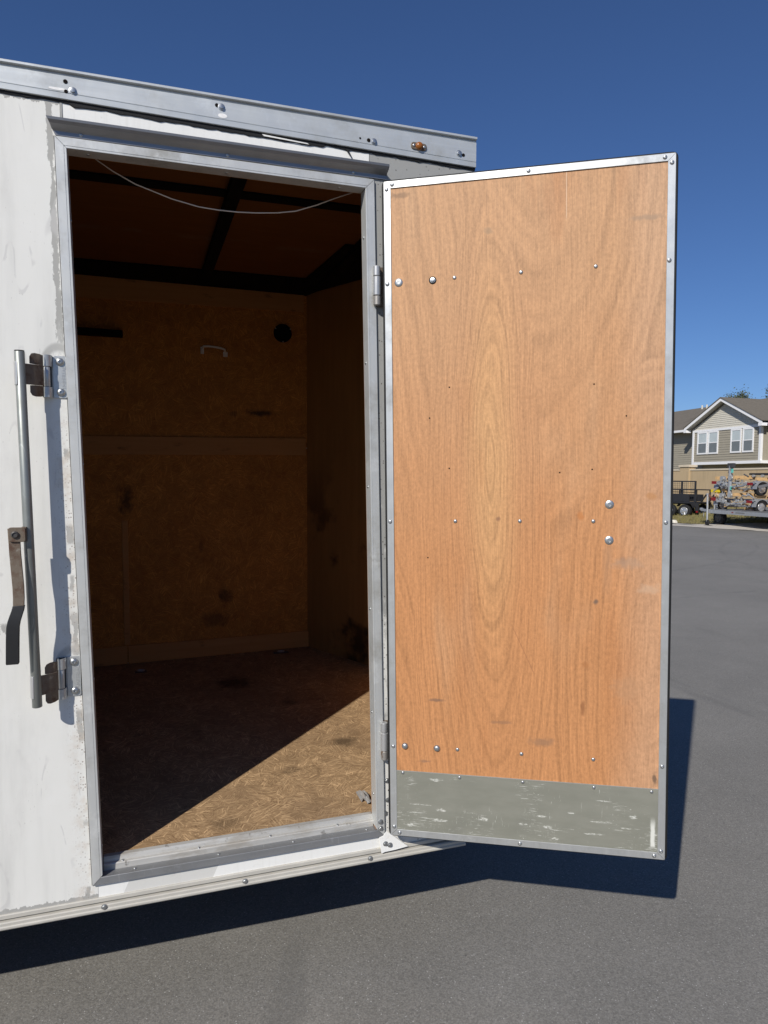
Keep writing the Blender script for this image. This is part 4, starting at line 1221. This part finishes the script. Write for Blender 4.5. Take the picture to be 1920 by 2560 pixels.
# ================================================================== stacked watercraft trailers
B = far_frame('flatbed_trailer', 0, 0, 0)
tag(B, 'long grey galvanised flat trailer on a jack, carrying the two stacked trailers', 'trailer')
MB().box((-.06, -.02, .47), (5.2, .06, .60)).build('beam', 'galvanised', B)
MB().box((-.06, 1.86, .50), (5.2, 1.94, .63)).build('beam', 'galvanised', B)
MB().box((-.02, .062, .605), (5.15, 1.86, .635)).build('deck', 'grey_deck', B)
for k in range(7): MB().box((.1 + k * .8, .061, .50), (.16 + k * .8, 1.859, .60)).build('crossmember', 'galvanised', B)
MB().bar((-.06, .02, .55), (-.50, .06, .57), .09, .08).build('tongue', 'galvanised', B)
MB().bar((-.06, 1.88, .55), (-.42, .10, .57), .07, .07).build('tongue_brace', 'galvanised', B)
MB().lathe([(.03, -.62), (.055, -.60), (.06, -.55), (.04, -.48)], (0, .06, .59), 'x', 12).box((-.56, .03, .52), (-.46, .09, .57)).build('coupler', 'galvanised', B)
MB().tube([(-.40, .06, .54), (-.43, .06, .36), (-.39, .05, .33)], .015, 6).build('safety_chain', 'zinc', B)
MB().tube([(-.06, -.06, .16), (-.09, -.06, 1.16)], .035, 10).tube([(-.09, -.06, 1.15), (-.09, -.06, 1.19)], .05, 10).build('jack', 'galvanised', B)
MB().lathe([(.10, -.03), (.11, -.02), (.11, .02), (.10, .03)], (-.055, -.06, .118), 'y', 14).build('jack_wheel', 'tyre', B)
MB().box((-.14, -.14, 0.012), (.16, .06, .03)).build('jack_pad', 'dark_steel', B)
add_wheel(B, .27, .2, (.02, .42, .31), 'y', rim='dark_steel'); add_wheel(B, .27, .2, (3.7, -.14, .30), 'y'); add_wheel(B, .27, .2, (3.7, 2.06, .42), 'y')
MB().box((1.35, -.024, .52), (1.80, -.021, .565)).build('plate', 'grey_deck', B)
MB().box((1.16, -.026, .53), (1.24, -.021, .565)).build('reflector', 'red_lens', B)

def pwc(z0, label, seed, post):
    random.seed(seed)
    t = far_frame('watercraft_trailer', 0, 0, z0)
    tag(t, label, 'trailer', 'watercraft trailers stacked on the flat trailer')
    # V-shaped rear crossmember, rails running back, axle, wheels, fenders
    MB().tube([(.26, .02, .33), (.62, .02, .25), (1.02, .02, .20), (1.55, .02, .24), (2.12, .02, .36)], .040, 8).build('crossmember', 'galvanised', t)
    MB().tube([(.26, .05, .36), (.30, 1.6, .34), (.95, 2.9, .30)], .035, 8).build('side_rail', 'galvanised', t)
    MB().tube([(2.08, .05, .38), (2.02, 1.6, .34), (1.25, 2.9, .30)], .035, 8).build('side_rail', 'galvanised', t)
    MB().tube([(.16, .35, .14), (2.06, .35, .14)], .03, 8).build('axle', 'galvanised', t)
    for s in (.16, 2.06): add_wheel(t, .225, .16, (s, .35, .14), 'x')
    for s in (.16, 2.06):
        f2 = MB()
        for i in range(10):
            a0, a1 = math.pi * i / 10, math.pi * (i + 1) / 10
            f2.add([(s - .11, .35 + .28 * math.cos(a0), .14 + .28 * math.sin(a0)), (s + .12, .35 + .28 * math.cos(a0), .14 + .28 * math.sin(a0)), (s + .12, .35 + .28 * math.cos(a1), .14 + .28 * math.sin(a1)), (s - .11, .35 + .28 * math.cos(a1), .14 + .28 * math.sin(a1)),
                    (s + .12, .35 + .25 * math.cos(a0), .14 + .25 * math.sin(a0)), (s + .12, .35 + .25 * math.cos(a1), .14 + .25 * math.sin(a1))], [(0, 1, 2, 3), (1, 4, 5, 2)])
        f2.build('fender', 'galvanised', t)
    for s, z in ((.24, .46), (1.16, .49)): MB().box((s, -.02, z), (s + .09, .85, z + .11)).build('bunk', 'lumber', t)
    for s, z in ((.90, .48), (1.85, .44)): MB().box((s, .30, z), (s + .09, 1.1, z + .10)).build('bunk', 'lumber', t)
    for s in (.28, 1.2, .95, 1.9): MB().box((s - .02, .30, .30), (s + .02, .36, .46)).build('bunk_bracket', 'zinc', t)
    MB().box((1.90, -.06, .27), (2.14, -.03, .36)).build('tail_light', 'red_lens', t)
    MB().box((.10, -.06, .30), (.32, -.03, .40)).build('tail_light', 'red_lens', t)
    for (s, z, r_) in ((.62, .50, .085), (1.05, .52, .095), (.78, .30, .06), (1.42, .33, .05), (.60, .36, .05)):
        MB().lathe([(r_, -.05), (r_, -.035), (r_ * .5, -.03), (r_ * .5, .03), (r_, .035), (r_, .05)], (s, -.02, z), 'y', 14).build('winch_drum', 'zinc', t)
    for k in range(30):
        a = Vector((random.uniform(.25, 2.0), random.uniform(-.05, .25), random.uniform(.10, .60)))
        b = a + Vector((random.uniform(-.28, .28), random.uniform(-.1, .1), random.uniform(-.16, .16)))
        MB().tube([a, b], random.uniform(.010, .026), 6).build('bracket', random.choice(('galvanised', 'galvanised', 'dark_steel', 'zinc', 'pale_scrap')), t)
    for k in range(9):
        a = Vector((random.uniform(.3, 2.3), random.uniform(.1, .9), random.uniform(.02, .22)))
        b = a + Vector((random.uniform(.25, .55), random.uniform(-.1, .2), random.uniform(-.12, .12)))
        MB().bar(a, b, .05, .09).build('board', random.choice(('lumber', 'lumber', 'grey_deck')), t)
    if post:
        MB().tube([(1.0, .0, -.10), (1.0, .0, .95)], .065, 8).build('winch_post', 'galvanised', t)
        MB().box((.90, -.06, .88), (1.16, .06, 1.04)).bar((.94, -.02, .70), (1.14, -.02, .92), .05, .07).build('winch_head', 'dark_steel', t)
        MB().box((1.11, -.07, .70), (1.21, -.055, .84)).box((1.08, -.07, .10), (1.17, -.055, .22)).build('tag', 'cyan_tag', t)
    return t
pwc(.635, 'galvanised watercraft trailer, lower of the two stacked on the flat trailer', 4, False)
pwc(1.245, 'galvanised watercraft trailer with a tall winch post, uppermost of the stack', 9, True)
# things on top of / beside the stack
LB = far_frame('lumber_stack', 1.2, .6, 1.86)
tag(LB, 'dark covered boards lying on top of the uppermost stacked trailer', 'boards')
MB().box((.0, .0, .02), (2.6, 1.5, .085)).build('cover', 'trailer_black', LB)
for k in range(5): MB().lathe([(.05, -.04), (.05, .04)], (.25 + k * .42, -.02, -.02), 'y', 12).build('roller', 'zinc', LB)
YJ = far_frame('jack_handle', 0, 0, 0)
tag(YJ, 'yellow-topped upright jack handle beside the stacked trailers', 'jack')
MB().tube([(.14, .08, .60), (.14, .08, 1.25)], .03, 8).tube([(.24, .1, .60), (.22, .1, 1.18)], .02, 8).build('post', 'galvanised', YJ)
MB().box((-.03, .02, 1.24), (.33, .14, 1.34)).build('top', 'yellow_plastic', YJ)
MB().box((.10, .03, .98), (.20, .06, 1.08)).build('lens', 'red_lens', YJ)
SCR = far_frame('scrap_block', -1.15, -.75, .05)
tag(SCR, 'small pale block lying on the grass edge', 'block')
MB().box((-.16, -.08, -.02), (.14, .10, .10)).box((.0, -.11, -.02), (.26, .05, .06)).build('block', 'pale_scrap', SCR, bevel=.02)
